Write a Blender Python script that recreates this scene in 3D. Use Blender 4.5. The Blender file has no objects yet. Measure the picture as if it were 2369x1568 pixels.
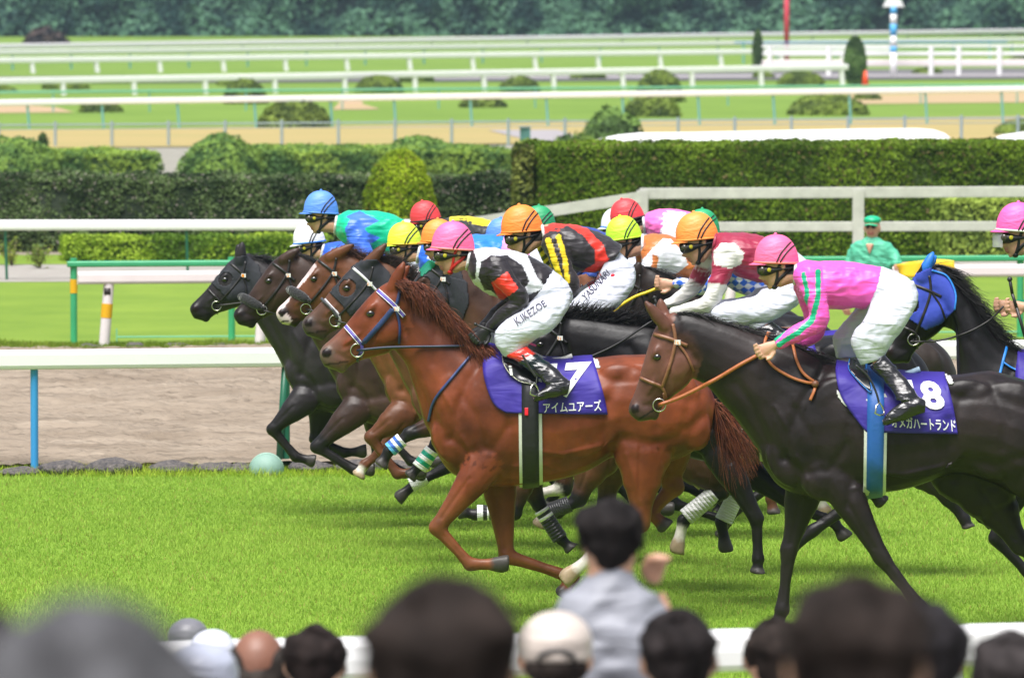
import os
import bpy, bmesh, math, random, time
import numpy as np
from mathutils import Vector, Matrix, noise
from mathutils.bvhtree import BVHTree
from mathutils.kdtree import KDTree

random.seed(7); RNG = np.random.default_rng(7)
SC = bpy.context.scene
COL = SC.collection
T0 = time.time()

# ------------------------------------------------------------------ camera, world, sun, exposure
F = 16451.0            # focal length in units of the 2369-wide measuring frame
CW, CH, HORIZ, H = 2369.0, 1568.0, -36.0, 3.9
PITCH = math.atan((CH/2-HORIZ)/F)
cam_d = bpy.data.cameras.new('camera'); cam = bpy.data.objects.new('camera', cam_d); COL.objects.link(cam)
cam.location = (0, 0, H); cam.rotation_euler = (math.radians(90)-PITCH, 0, 0)
cam_d.sensor_width = 36; cam_d.lens = 36*F/CW; cam_d.clip_start = .5; cam_d.clip_end = 3000
cam_d.dof.use_dof = True; cam_d.dof.focus_distance = 45.0; cam_d.dof.aperture_fstop = 6.8; cam_d.dof.aperture_blades = 9
SC.camera = cam

SUN_EL, SUN_AZ = math.radians(66), math.radians(200)
wd = bpy.data.worlds.new('World'); SC.world = wd; wd.use_nodes = True
nt = wd.node_tree; bg = nt.nodes['Background']
sky = nt.nodes.new('ShaderNodeTexSky'); sky.sky_type = 'NISHITA'; sky.sun_disc = False
sky.sun_elevation = SUN_EL; sky.sun_rotation = SUN_AZ
sky.air_density = 1.0; sky.dust_density = 4.0; sky.ozone_density = .6
hs = nt.nodes.new('ShaderNodeHueSaturation'); hs.inputs['Saturation'].default_value = .55
nt.links.new(sky.outputs[0], hs.inputs['Color']); nt.links.new(hs.outputs[0], bg.inputs[0]); bg.inputs[1].default_value = .085
sun_d = bpy.data.lights.new('sun', 'SUN'); sun = bpy.data.objects.new('sun', sun_d); COL.objects.link(sun)
sun_d.energy = 3.4; sun_d.angle = math.radians(38); sun_d.color = (1, .975, .96)
sv = Vector((math.sin(SUN_AZ)*math.cos(SUN_EL), math.cos(SUN_AZ)*math.cos(SUN_EL), math.sin(SUN_EL)))
sun.rotation_euler = sv.to_track_quat('Z', 'Y').to_euler()
SC.view_settings.view_transform = 'Standard'; SC.view_settings.look = 'None'
SC.view_settings.exposure = .78; SC.view_settings.gamma = 1
SC.render.engine = 'CYCLES'
SC.cycles.use_denoising = True
SC.cycles.max_bounces = 5; SC.cycles.diffuse_bounces = 3; SC.cycles.glossy_bounces = 2; SC.cycles.transmission_bounces = 3
SC.cycles.transparent_max_bounces = 6; SC.cycles.volume_bounces = 0
SC.cycles.use_adaptive_sampling = True

# ------------------------------------------------------------------ measuring helpers
SP, CP = math.sin(PITCH), math.cos(PITCH)
def ray(x, y):
    a = (x-CW/2)/F; b = (CH/2-y)/F
    return Vector((a, CP+b*SP, -SP+b*CP))
def W(x, y, Y):
    d = ray(x, y); t = Y/d.y
    return Vector((d.x*t, Y, H+d.z*t))
def G(x, y, z=0.0):
    d = ray(x, y); t = (z-H)/d.z
    return Vector((d.x*t, d.y*t, z))
def proj(p):
    x, y, z = p[0], p[1], p[2]-H
    dep = y*CP - z*SP; up = y*SP + z*CP
    return (CW/2+F*x/dep, CH/2-F*up/dep)
def ppm2Y(ppm): return F/ppm

# ------------------------------------------------------------------ object helpers
def tag(o, label=None, cat=None, group=None, kind=None):
    if label: o['label'] = label
    if cat: o['category'] = cat
    if group: o['group'] = group
    if kind: o['kind'] = kind
    return o
def empty(name, loc, label=None, cat=None, group=None):
    o = bpy.data.objects.new(name, None); COL.objects.link(o); o.location = loc; o.empty_display_size = .2
    return tag(o, label, cat, group)
def link(name, me, mat, parent=None, smooth=True, local=True):
    """mesh in world coordinates -> object; with a parent the vertices are made relative to it"""
    if mat is not None:
        me.materials.clear(); me.materials.append(mat)
    o = bpy.data.objects.new(name, me); COL.objects.link(o)
    if parent is not None:
        base = parent
        off = Vector((0, 0, 0))
        while base is not None:
            off += base.location; base = base.parent
        me.transform(Matrix.Translation(-off)); o.parent = parent
    if smooth and len(me.polygons): me.polygons.foreach_set('use_smooth', [True]*len(me.polygons))
    me.update()
    return o
def rebase(o):
    """put the origin of a top-level mesh at its own base"""
    me = o.data; n = len(me.vertices); a = np.empty(n*3); me.vertices.foreach_get('co', a); a = a.reshape(-1, 3)
    c = Vector(((a[:, 0].min()+a[:, 0].max())/2, (a[:, 1].min()+a[:, 1].max())/2, a[:, 2].min()))
    me.transform(Matrix.Translation(-c)); o.location = c
    return o
def mesh_py(name, v, f, cols=None):
    me = bpy.data.meshes.new(name); me.from_pydata([tuple(p) for p in v], [], f)
    if cols is not None:
        at = me.color_attributes.new('Col', 'FLOAT_COLOR', 'POINT')
        at.data.foreach_set('color', np.c_[np.array(cols, float)[:, :3], np.ones(len(cols))].ravel())
    me.update(); return me
def mesh_np(name, v, f, cols=None):
    """fast mesh from numpy; all faces the same size"""
    me = bpy.data.meshes.new(name); nv = len(v); nf, k = f.shape
    me.vertices.add(nv); me.vertices.foreach_set('co', np.ascontiguousarray(v, dtype=np.float32).ravel())
    me.loops.add(nf*k); me.loops.foreach_set('vertex_index', np.ascontiguousarray(f, dtype=np.int32).ravel())
    me.polygons.add(nf); me.polygons.foreach_set('loop_start', np.arange(0, nf*k, k, dtype=np.int32))
    if cols is not None:
        at = me.color_attributes.new('Col', 'FLOAT_COLOR', 'POINT')
        at.data.foreach_set('color', np.c_[cols[:, :3], np.ones(nv)].astype(np.float32).ravel())
    me.update(calc_edges=True); return me
def copy_tree(o, parent=None):
    c = o.copy(); COL.objects.link(c)
    if parent is not None: c.parent = parent
    for ch in list(o.children): copy_tree(ch, c)
    return c

# ------------------------------------------------------------------ materials
MATS = {}
def srgb(r, g, b):
    f = lambda c: (c/255/12.92) if c <= 10 else ((c/255+.055)/1.055)**2.4
    return (f(r), f(g), f(b))
def mat(name, col=(.5, .5, .5), rough=.5, metal=0, vcol=False, noise_amt=0, noise_scale=8, bump=0, bump_scale=40, bump_dist=.01,
        stretch=(1, 1, 1), spec=.5, coat=0, trans=0, alpha=1, sheen=0, sub=0, wave=0, wave_scale=6, noise_col=None, detail=4):
    if name in MATS: return MATS[name]
    m = bpy.data.materials.new(name); m.use_nodes = True; n = m.node_tree; L = n.links
    b = n.nodes['Principled BSDF']; MATS[name] = m
    b.inputs['Roughness'].default_value = rough; b.inputs['Metallic'].default_value = metal
    b.inputs['Specular IOR Level'].default_value = spec; b.inputs['Coat Weight'].default_value = coat; b.inputs['Coat Roughness'].default_value = .2
    b.inputs['Alpha'].default_value = alpha
    if trans: b.inputs['Transmission Weight'].default_value = trans
    if sheen: b.inputs['Sheen Weight'].default_value = sheen; b.inputs['Sheen Roughness'].default_value = .4
    if sub: b.inputs['Subsurface Weight'].default_value = sub; b.inputs['Subsurface Radius'].default_value = (.01, .004, .002)
    src = None
    if vcol:
        a = n.nodes.new('ShaderNodeAttribute'); a.attribute_name = 'Col'; src = a.outputs['Color']
    tc = n.nodes.new('ShaderNodeTexCoord'); mp = n.nodes.new('ShaderNodeMapping'); mp.inputs['Scale'].default_value = stretch
    L.new(tc.outputs['Object'], mp.inputs['Vector'])
    if noise_amt:
        t = n.nodes.new('ShaderNodeTexNoise'); t.inputs['Scale'].default_value = noise_scale; t.inputs['Detail'].default_value = detail; t.inputs['Roughness'].default_value = .6
        L.new(mp.outputs[0], t.inputs['Vector'])
        mr = n.nodes.new('ShaderNodeMapRange'); mr.inputs['From Min'].default_value = .28; mr.inputs['From Max'].default_value = .72
        L.new(t.outputs['Fac'], mr.inputs['Value'])
        mx = n.nodes.new('ShaderNodeMix'); mx.data_type = 'RGBA'
        if noise_col is not None and not vcol:
            mx.inputs['A'].default_value = (*col, 1); mx.inputs['B'].default_value = (*noise_col, 1)
            L.new(mr.outputs[0], mx.inputs['Factor'])
        else:
            mr.inputs['To Min'].default_value = 1-noise_amt; mr.inputs['To Max'].default_value = 1+noise_amt
            mx.blend_type = 'MULTIPLY'; mx.inputs['Factor'].default_value = 1
            if src is not None: L.new(src, mx.inputs['A'])
            else: mx.inputs['A'].default_value = (*col, 1)
            L.new(mr.outputs[0], mx.inputs['B'])
        src = mx.outputs['Result']
    if src is not None: L.new(src, b.inputs['Base Color'])
    else: b.inputs['Base Color'].default_value = (*col, 1)
    if bump:
        t2 = n.nodes.new('ShaderNodeTexNoise'); t2.inputs['Scale'].default_value = bump_scale; t2.inputs['Detail'].default_value = 3
        L.new(mp.outputs[0], t2.inputs['Vector'])
        bp = n.nodes.new('ShaderNodeBump'); bp.inputs['Strength'].default_value = bump; bp.inputs['Distance'].default_value = bump_dist
        L.new(t2.outputs['Fac'], bp.inputs['Height'])
        if wave:
            w = n.nodes.new('ShaderNodeTexNoise'); w.inputs['Scale'].default_value = wave_scale; w.inputs['Detail'].default_value = 2; w.inputs['Distortion'].default_value = 1.2
            m2 = n.nodes.new('ShaderNodeMapping'); m2.inputs['Scale'].default_value = (.8, .6, 3.2); m2.inputs['Rotation'].default_value = (0, .6, 0)
            L.new(tc.outputs['Object'], m2.inputs['Vector']); L.new(m2.outputs[0], w.inputs['Vector'])
            b2 = n.nodes.new('ShaderNodeBump'); b2.inputs['Strength'].default_value = 1; b2.inputs['Distance'].default_value = wave
            L.new(w.outputs['Fac'], b2.inputs['Height']); L.new(b2.outputs[0], bp.inputs['Normal'])
        L.new(bp.outputs[0], b.inputs['Normal'])
    return m

M_COAT = mat('horse_coat', vcol=True, rough=.42, noise_amt=.34, noise_scale=6, bump=.4, bump_scale=9, bump_dist=.012, spec=.30)
M_HAIR = mat('horse_hair', vcol=True, rough=.5, noise_amt=.3, noise_scale=20)
M_HAIR2 = mat('human_hair', vcol=True, rough=.85, noise_amt=.5, noise_scale=16, spec=.12, bump=.6, bump_scale=20, bump_dist=.015)
M_SKIN = mat('skin', vcol=True, rough=.5, noise_amt=.08, noise_scale=12, sub=.15)
M_SILK = mat('silk_cloth', vcol=True, rough=.42, noise_amt=.06, noise_scale=5, bump=.2, bump_scale=24, bump_dist=.003, wave=.017, wave_scale=4.5, sheen=.15)
M_BREECH = mat('breeches_cloth', vcol=True, rough=.55, noise_amt=.05, noise_scale=9, bump=.3, bump_scale=22, bump_dist=.004, wave=.016, wave_scale=5)
M_BOOT = mat('boot_leather', vcol=True, rough=.22, coat=.5, bump=.4, bump_scale=14, bump_dist=.005, wave=.016, wave_scale=7)
M_HELM = mat('helmet_cover', vcol=True, rough=.5, noise_amt=.06, noise_scale=10, bump=.3, bump_scale=34, bump_dist=.004, wave=.006, wave_scale=9)
M_STRAP = mat('black_strap', (.012, .012, .014), rough=.5)
M_LEATH = mat('tack_leather', vcol=True, rough=.45, noise_amt=.15, noise_scale=40)
M_STEEL = mat('steel', (.62, .6, .55), rough=.25, metal=1)
M_EYE = mat('eye_gloss', (.006, .004, .004), rough=.06, coat=1)
M_LENS = mat('goggle_lens', (.05, .045, .03), rough=.08, coat=.6)
M_STICK = mat('goggle_badge', srgb(190, 180, 40), rough=.4)
M_CLOTH = mat('saddle_cloth', srgb(48, 32, 138), rough=.6, noise_amt=.1, noise_scale=9, bump=.2, bump_scale=16, bump_dist=.004, wave=.010, wave_scale=3)
M_WHITE = mat('white_letter', (.8, .8, .8), rough=.5)
M_INK = mat('dark_letter', (.03, .03, .06), rough=.5)
M_REDINK = mat('red_letter', srgb(200, 30, 50), rough=.5)

# ------------------------------------------------------------------ volume modeller (lofts merged by voxel remesh)
def catmull(P, sub):
    P = np.asarray(P, float)
    if sub <= 1 or len(P) < 3: 
        if len(P) == 2 and sub > 1:
            t = np.linspace(0, 1, sub+1)[:, None]; return P[0]*(1-t)+P[1]*t
        return P
    Q = np.vstack([2*P[0]-P[1], P, 2*P[-1]-P[-2]]); out = []
    for i in range(1, len(Q)-2):
        p0, p1, p2, p3 = Q[i-1], Q[i], Q[i+1], Q[i+2]
        for k in range(sub):
            t = k/sub
            out.append(.5*((2*p1)+(-p0+p2)*t+(2*p0-5*p1+4*p2-p3)*t*t+(-p0+3*p1-3*p2+p3)*t**3))
    out.append(P[-1]); return np.array(out)

class Vol:
    def __init__(s, Y, ppm):
        s.Y, s.ppm = Y, ppm; s.v = []; s.f = []; s.c = []; s.t = []
    def loft(s, st, tag=0, n=16, sub=3, p=.9, col=None):
        """stations: (x1,y1,x2,y2,w,dy,(r,g,b))"""
        A = np.array([[*q[:6], *(q[6] if len(q) > 6 else col)] for q in st], float)
        A = catmull(A, sub); base = len(s.v); m = len(A)
        for q in A:
            cx, cy = (q[0]+q[2])/2, (q[1]+q[3])/2; hx, hy = (q[0]-q[2])/2, (q[1]-q[3])/2
            for k in range(n):
                th = 2*math.pi*k/n; c_, s_ = math.cos(th), math.sin(th)
                c_ = math.copysign(abs(c_)**p, c_); s_ = math.copysign(abs(s_)**p, s_)
                P = W(cx+hx*c_, cy+hy*c_, s.Y); P.y += q[5]+abs(q[4])*s_
                s.v.append(P); s.c.append(np.clip(q[6:9], 0, 1)); s.t.append(tag)
        for i in range(m-1):
            for k in range(n):
                a = base+i*n+k; b = base+i*n+(k+1) % n
                s.f.append((a, b, b+n, a+n))
        for e, rev in ((0, True), (m-1, False)):
            q = A[e]; P = W((q[0]+q[2])/2, (q[1]+q[3])/2, s.Y); P.y += q[5]
            s.v.append(P); s.c.append(np.clip(q[6:9], 0, 1)); s.t.append(tag); ci = len(s.v)-1
            for k in range(n):
                a = base+e*n+k; b = base+e*n+(k+1) % n
                s.f.append((b, a, ci) if rev else (a, b, ci))
    def ell(s, x, y, rx, ry, w, dy, col, ang=0, tag=0, nu=12, nv=8):
        ca, sa = math.cos(ang), math.sin(ang); base = len(s.v)
        for i in range(nv+1):
            ph = math.pi*i/nv
            for k in range(nu):
                th = 2*math.pi*k/nu
                ex = rx*math.cos(ph); r = math.sin(ph); ey = ry*r*math.cos(th); ez = w*r*math.sin(th)
                P = W(x+ex*ca-ey*sa, y+ex*sa+ey*ca, s.Y); P.y += dy+ez
                s.v.append(P); s.c.append(col); s.t.append(tag)
        for i in range(nv):
            for k in range(nu):
                a = base+i*nu+k; b = base+i*nu+(k+1) % nu; s.f.append((a, b, b+nu, a+nu))
    def chain(s, pts, tag=0, joints=True, n=14, col=None):
        """limb: pts (x,y,r_m,w_m,dy,col); each piece a tapered tube, rounded at the joints"""
        for i in range(len(pts)-1):
            a, b = pts[i], pts[i+1]; dx, dy = b[0]-a[0], b[1]-a[1]; l = math.hypot(dx, dy) or 1
            nx, ny = -dy/l, dx/l; ra, rb = a[2]*s.ppm, b[2]*s.ppm
            ca = a[5] if len(a) > 5 else col; cb = b[5] if len(b) > 5 else col
            st = []
            k = max(2, int(l/12))
            for j in range(k+1):
                t = j/k; x = a[0]+dx*t; y = a[1]+dy*t; r = ra+(rb-ra)*t
                st.append((x-nx*r, y-ny*r, x+nx*r, y+ny*r, a[3]+(b[3]-a[3])*t, a[4]+(b[4]-a[4])*t, tuple(np.array(ca)*(1-t)+np.array(cb)*t)))
            s.loft(st, tag=tag, n=n, sub=1, p=1)
        if joints:
            for q in pts[:-1] if len(pts) > 2 else pts:
                s.ell(q[0], q[1], q[2]*s.ppm, q[2]*s.ppm, q[3], q[4], q[5] if len(q) > 5 else col, tag=tag)
    def finish(s, name, material, root, voxel=.011, smooth=4, colfn=None, wrinkle=0, disp=None):
        me = bpy.data.meshes.new('tmp'); me.from_pydata(s.v, [], s.f)
        ob = bpy.data.objects.new('tmp', me); COL.objects.link(ob)
        m = ob.modifiers.new('r', 'REMESH'); m.mode = 'VOXEL'; m.voxel_size = voxel; m.adaptivity = 0
        if smooth:
            q = ob.modifiers.new('s', 'SMOOTH'); q.factor = .5; q.iterations = smooth
        bpy.context.view_layer.update()
        dg = bpy.context.evaluated_depsgraph_get(); out = bpy.data.meshes.new_from_object(ob.evaluated_get(dg))
        bpy.data.objects.remove(ob); bpy.data.meshes.remove(me)
        kd = KDTree(len(s.v))
        for i, p in enumerate(s.v): kd.insert(p, i)
        kd.balance(); n = len(out.vertices); cols = np.ones((n, 4), np.float32)
        for i, v in enumerate(out.vertices):
            near = kd.find_n(v.co, 3); tg = s.t[near[0][1]]; wsum = 0; c = np.zeros(3)
            for _, idx, d in near:
                if s.t[idx] == tg:
                    w_ = 1/(d+.003); c += np.asarray(s.c[idx])*w_; wsum += w_
            c = c/wsum
            if colfn is not None:
                x, y = proj(v.co); c = colfn(x, y, tg, c, v.co)
            cols[i, :3] = c
        at = out.color_attributes.new('Col', 'FLOAT_COLOR', 'POINT'); at.data.foreach_set('color', cols.ravel())
        out.name = name
        if wrinkle:
            nr = [v.normal.copy() for v in out.vertices]
            for v, q in zip(out.vertices, nr):
                p = v.co; a_ = noise.noise(Vector((p.x*7+p.z*5, p.y*4, p.z*11-p.x*7))); b_ = noise.noise(Vector((p.x*17-p.z*9, p.y*7, p.z*19+p.x*8+5))); v.co = p+q*wrinkle*(1.2*(.35-abs(a_)*2.2)+.6*(.3-abs(b_)*2))
        if disp is not None:
            n_ = len(out.vertices); co = np.empty(n_*3); nr = np.empty(n_*3); out.vertices.foreach_get('co', co); out.vertices.foreach_get('normal', nr)
            co = co.reshape(-1, 3); nr = nr.reshape(-1, 3); co = co+nr*disp(co, nr)[:, None]; out.vertices.foreach_set('co', co.ravel()); out.update()
        bvh = BVHTree.FromPolygons([v.co.copy() for v in out.vertices], [tuple(p.vertices) for p in out.polygons])
        o = link(name, out, material, root)
        return o, bvh
def npproj(co):
    y, z = co[:, 1], co[:, 2]-H; dep = y*CP-z*SP; up = y*SP+z*CP
    return CW/2+F*co[:, 0]/dep, CH/2-F*up/dep
def npdist(x, y, pl):
    best = np.full(len(x), 1e9)
    for (x0, y0), (x1, y1) in zip(pl[:-1], pl[1:]):
        dx, dy = x1-x0, y1-y0; t = np.clip(((x-x0)*dx+(y-y0)*dy)/(dx*dx+dy*dy), 0, 1)
        best = np.minimum(best, np.hypot(x-x0-t*dx, y-y0-t*dy))
    return best
def inpoly(x, y, P):
    c = False; j = len(P)-1
    for i in range(len(P)):
        xi, yi = P[i]; xj, yj = P[j]
        if (yi > y) != (yj > y) and x < (xj-xi)*(y-yi)/(yj-yi)+xi: c = not c
        j = i
    return c

# ------------------------------------------------------------------ things laid on a surface
CAM = Vector((0, 0, H))
def hit(bvh, x, y, Y, off=.004):
    d = ray(x, y).normalized(); r = bvh.ray_cast(CAM, d)
    if r[0] is None:
        r = bvh.find_nearest(W(x, y, Y)); p = r[0]; nrm = (W(x, y, Y)-p)
        if nrm.length < 1e-4: nrm = Vector((0, -1, 0))
        return p+nrm.normalized()*off
    return r[0]-d*off
def resample(P, step):
    P = [tuple(map(float, q)) for q in P]; C = catmull(P, 6) if len(P) > 2 else np.array(P)
    seg = np.hypot(*(C[1:]-C[:-1])[:, :2].T); L = seg.sum(); n = max(2, int(L/step)+1)
    d = np.r_[0, np.cumsum(seg)]; t = np.linspace(0, L, n)
    return np.stack([np.interp(t, d, C[:, k]) for k in range(C.shape[1])], 1)
class Acc:
    """collects pieces of one part"""
    def __init__(s): s.v = []; s.f = []; s.c = []
    def add(s, v, f, c):
        b = len(s.v); s.v += [Vector(p) for p in v]; s.f += [tuple(i+b for i in q) for q in f]
        s.c += [c]*len(v) if not isinstance(c, list) else c
    def strap(s, bvh, pts, wid, Y, col, off=.005, thick=.006, step=4, flat=None):
        C = resample(pts, step); n = len(C); v = []; f = []
        for i in range(n):
            a = C[max(0, i-1)]; b = C[min(n-1, i+1)]; dx, dy = b[0]-a[0], b[1]-a[1]; l = math.hypot(dx, dy) or 1
            nx, ny = -dy/l*wid/2, dx/l*wid/2
            if bvh is not None:
                L_ = hit(bvh, C[i][0]-nx, C[i][1]-ny, Y, off+thick); R_ = hit(bvh, C[i][0]+nx, C[i][1]+ny, Y, off+thick)
            else:
                L_ = W(C[i][0]-nx, C[i][1]-ny, Y+(C[i][2] if len(C[i]) > 2 else 0)); R_ = W(C[i][0]+nx, C[i][1]+ny, Y+(C[i][2] if len(C[i]) > 2 else 0))
            bk = Vector((0, thick*1.6, 0)); v += [L_, R_, R_+bk, L_+bk]
        for i in range(n-1):
            for k in range(4):
                a = i*4+k; b = i*4+(k+1) % 4; f.append((a, b, b+4, a+4))
        f += [(3, 2, 1, 0), ((n-1)*4, (n-1)*4+1, (n-1)*4+2, (n-1)*4+3)]
        s.add(v, f, col)
    def tube(s, pts, r, col, n=8, closed=False):
        """pts world vectors"""
        pts = [Vector(p) for p in pts]; m = len(pts); v = []; f = []
        for i in range(m):
            a = pts[i-1] if (i or closed) else pts[0]; b = pts[(i+1) % m] if (i < m-1 or closed) else pts[-1]
            t = (b-a).normalized(); u = t.cross(Vector((0, 1, .01))); 
            if u.length < .05: u = t.cross(Vector((1, 0, 0)))
            u.normalize(); w = t.cross(u); rr = r[i] if isinstance(r, (list, tuple)) else r
            for k in range(n):
                th = 2*math.pi*k/n; v.append(pts[i]+(u*math.cos(th)+w*math.sin(th))*rr)
        for i in range(m if closed else m-1):
            for k in range(n):
                a = i*n+k; b = i*n+(k+1) % n; c = (i+1) % m
                f.append((a, b, c*n+(k+1) % n, c*n+k))
        if not closed: f += [tuple(range(n))[::-1], tuple((m-1)*n+k for k in range(n))]
        s.add(v, f, col)
    def box(s, c, d, col, rot=0, bev=0, rz=0):
        """box centre c, half sizes d, rotated by rot in the x-z plane"""
        v = []
        ca, sa = math.cos(rot), math.sin(rot); cz, sz = math.cos(rz), math.sin(rz)
        for sx, sy, sz_ in ((-1, -1, -1), (1, -1, -1), (1, 1, -1), (-1, 1, -1), (-1, -1, 1), (1, -1, 1), (1, 1, 1), (-1, 1, 1)):
            x, y, z = sx*d[0], sy*d[1], sz_*d[2]
            x, z = x*ca+z*sa, -x*sa+z*ca; x, y = x*cz-y*sz, x*sz+y*cz
            v.append(Vector(c)+Vector((x, y, z)))
        s.add(v, [(0, 3, 2, 1), (4, 5, 6, 7), (0, 1, 5, 4), (1, 2, 6, 5), (2, 3, 7, 6), (3, 0, 4, 7)], col)
    def sphere(s, c, r, col, nu=14, nv=10, half=False):
        v = []; f = []; r = r if isinstance(r, (tuple, list)) else (r, r, r)
        for i in range(nv+1):
            ph = (math.pi/2 if half else math.pi)*i/nv
            for k in range(nu):
                th = 2*math.pi*k/nu
                v.append(Vector(c)+Vector((r[0]*math.sin(ph)*math.cos(th), r[1]*math.sin(ph)*math.sin(th), r[2]*math.cos(ph))))
        for i in range(nv):
            for k in range(nu):
                a = i*nu+k; b = i*nu+(k+1) % nu; f.append((a, a+nu, b+nu, b))
        s.add(v, f, col)
    def build(s, name, material, root=None, smooth=True):
        me = mesh_py(name, s.v, s.f, s.c); o = link(name, me, material, root, smooth)
        return o
def wrap(bvh, Y, left, right, rows, cols, off, mirror=True, bottom=False, thick=.006, top=True):
    """sheet laid over a back: left/right curves run top -> bottom; far side mirrored"""
    L = resample(left, 1e9 if len(left) < 3 else 3) if False else catmull([tuple(map(float, q)) for q in left], 8)
    R = catmull([tuple(map(float, q)) for q in right], 8)
    def at(C, t):
        d = np.r_[0, np.cumsum(np.hypot(*(C[1:]-C[:-1]).T))]; d = d/d[-1]
        return np.array([np.interp(t, d, C[:, 0]), np.interp(t, d, C[:, 1])])
    v = []
    for i in range(rows+1):
        t = i/rows; a, b = at(L, t), at(R, t)
        for j in range(cols+1):
            q = a+(b-a)*j/cols
            if i == 0 and top:
                X = W(q[0], q[1], Y); r = bvh.ray_cast(Vector((X.x, Y, 5)), Vector((0, 0, -1)))
                v.append((r[0]+Vector((0, 0, off))) if r[0] is not None else X)
            elif i == rows and bottom:
                X = W(q[0], q[1], Y); r = bvh.ray_cast(Vector((X.x, Y, -1)), Vector((0, 0, 1)))
                v.append((r[0]-Vector((0, 0, off))) if r[0] is not None else X)
            else: v.append(hit(bvh, q[0], q[1], Y, off))
    n = len(v); f = []; c = cols+1
    for i in range(rows):
        for j in range(cols):
            a = i*c+j; f.append((a, a+c, a+c+1, a+1))
    if mirror:
        v2 = [Vector((p.x, 2*Y-p.y, p.z)) for p in v]; v = v+v2
        f2 = []
        for i in range(rows):
            for j in range(cols):
                a = n+i*c+j; f2.append((a+1, a+c+1, a+c, a))
        f += f2
    me = mesh_py('sheet', v, f)
    bm = bmesh.new(); bm.from_mesh(me); bmesh.ops.remove_doubles(bm, verts=bm.verts, dist=.002); bm.to_mesh(me); bm.free()
    return me
def solid(o, t=.006):
    m = o.modifiers.new('thickness', 'SOLIDIFY'); m.thickness = t; m.offset = 0
    return o
def lettering(text, quad, bvh, Y, material, name, parent, off=.01, bold=0, shear=0):
    text = text
    """quad: px corners TL, TR, BR, BL that the text fills"""
    cu = bpy.data.curves.new('txt', 'FONT'); cu.body = text; cu.size = 1; cu.offset = bold; cu.resolution_u = 3
    ob = bpy.data.objects.new('txt', cu); COL.objects.link(ob); bpy.context.view_layer.update()
    dg = bpy.context.evaluated_depsgraph_get(); me = bpy.data.meshes.new_from_object(ob.evaluated_get(dg))
    bpy.data.objects.remove(ob)
    bm = bmesh.new(); bm.from_mesh(me); bmesh.ops.triangulate(bm, faces=bm.faces)
    bmesh.ops.subdivide_edges(bm, edges=bm.edges, cuts=5, use_grid_fill=True); bm.to_mesh(me); bm.free()
    xs = [v.co.x for v in me.vertices]; ys = [v.co.y for v in me.vertices]
    if not xs: return None
    x0, x1, y0, y1 = min(xs), max(xs), min(ys), max(ys)
    TL, TR, BR, BL = [np.array(q, float) for q in quad]
    for v in me.vertices:
        u = (v.co.x-x0)/(x1-x0); w = (y1-v.co.y)/(y1-y0)
        q = (TL*(1-u)+TR*u)*(1-w)+(BL*(1-u)+BR*u)*w
        v.co = hit(bvh, q[0], q[1], Y, off)
    return link(name, me, material, parent, smooth=False)
def strands(name, pts, n, vec, r, cols, Y, parent, material=None, spread=.05, jit=.25, segs=6, droop=(0, .1), wob=.1, body=None, pull=0):
    """pts: px root polyline; vec(t)->(dx_m, dz_m) main direction; cols: list of colours"""
    C = resample(pts, 2); V = []; Fc = []; K = []
    for i in range(n):
        t = random.random(); k = t*(len(C)-1); a = C[int(k)]; b = C[min(len(C)-1, int(k)+1)]; fr = k-int(k)
        P = W(a[0]+(b[0]-a[0])*fr, a[1]+(b[1]-a[1])*fr, Y); P.y += random.uniform(-spread, spread)
        P.z += random.uniform(-.015, .012)
        dx, dz = vec(t); l = random.uniform(.55, 1.1); ang = random.gauss(0, jit)
        dx, dz = dx*math.cos(ang)-dz*math.sin(ang), dx*math.sin(ang)+dz*math.cos(ang)
        side = random.uniform(-1, .5)*.10; col = random.choice(cols); col = tuple(np.clip(np.array(col)*random.uniform(.7, 1.35), 0, 1))
        w1 = random.uniform(-wob, wob); w2 = random.uniform(-wob, wob); base = len(V)
        L = math.hypot(dx, dz)
        for j in range(segs+1):
            u = j/segs
            q = P+Vector((dx*u*l+w1*L*math.sin(u*3.1), side*u*L*2-pull*min(1, u*2.6)**.6, dz*u*l+w2*L*math.sin(u*4)-droop[1]*u*u*l))
            rr = r*(1-u*.75)
            for m in range(3):
                th = m*2.094; V.append(q+Vector((math.cos(th)*rr, math.sin(th)*rr*1.2, math.sin(th)*rr*.6))); K.append(col)
        for j in range(segs):
            for m in range(3):
                a_ = base+j*3+m; b_ = base+j*3+(m+1) % 3; Fc.append((a_, b_, b_+3, a_+3))
    me = mesh_py(name, V, Fc, K); return link(name, me, material or M_HAIR, parent)
# ================================================================== horses
# one anatomical pattern, measured on the chestnut in front (scale 378 px per metre, chest at x=985, ground at y=1438)
BODY = [(990,925,998,1025,.08),(1018,880,1028,1076,.15),(1060,830,1062,1104,.195),(1120,796,1128,1124,.22),(1200,820,1202,1124,.26),
        (1290,831,1288,1110,.285),(1375,827,1362,1088,.285),(1450,820,1428,1055,.27),(1520,822,1498,1078,.275),(1585,840,1562,1064,.245),
        (1632,878,1612,1038,.18),(1655,925,1645,1000,.09)]
NECK_T = [(1085,775,985,985,.16),(1125,797,1030,1060,.19)]
HEAD = [(-.36,.16,.02,.62,.075),(-.24,.06,.10,.64,.092),(-.06,.0,.25,.655,.10),(.12,-.01,.43,.635,.104),(.28,.0,.56,.565,.096),(.45,.012,.66,.505,.078),
        (.62,.024,.78,.44,.06),(.80,.02,.90,.405,.055),(.93,.008,1.0,.37,.06),(1.02,.03,1.06,.28,.056),(1.06,.08,1.10,.2,.038)]
FORE_A = [(1125,1065),(1012,1216),(1087,1300),(1178,1300)]
FORE_B = [(1150,1085),(1172,1290),(1325,1340),(1298,1385)]
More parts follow.
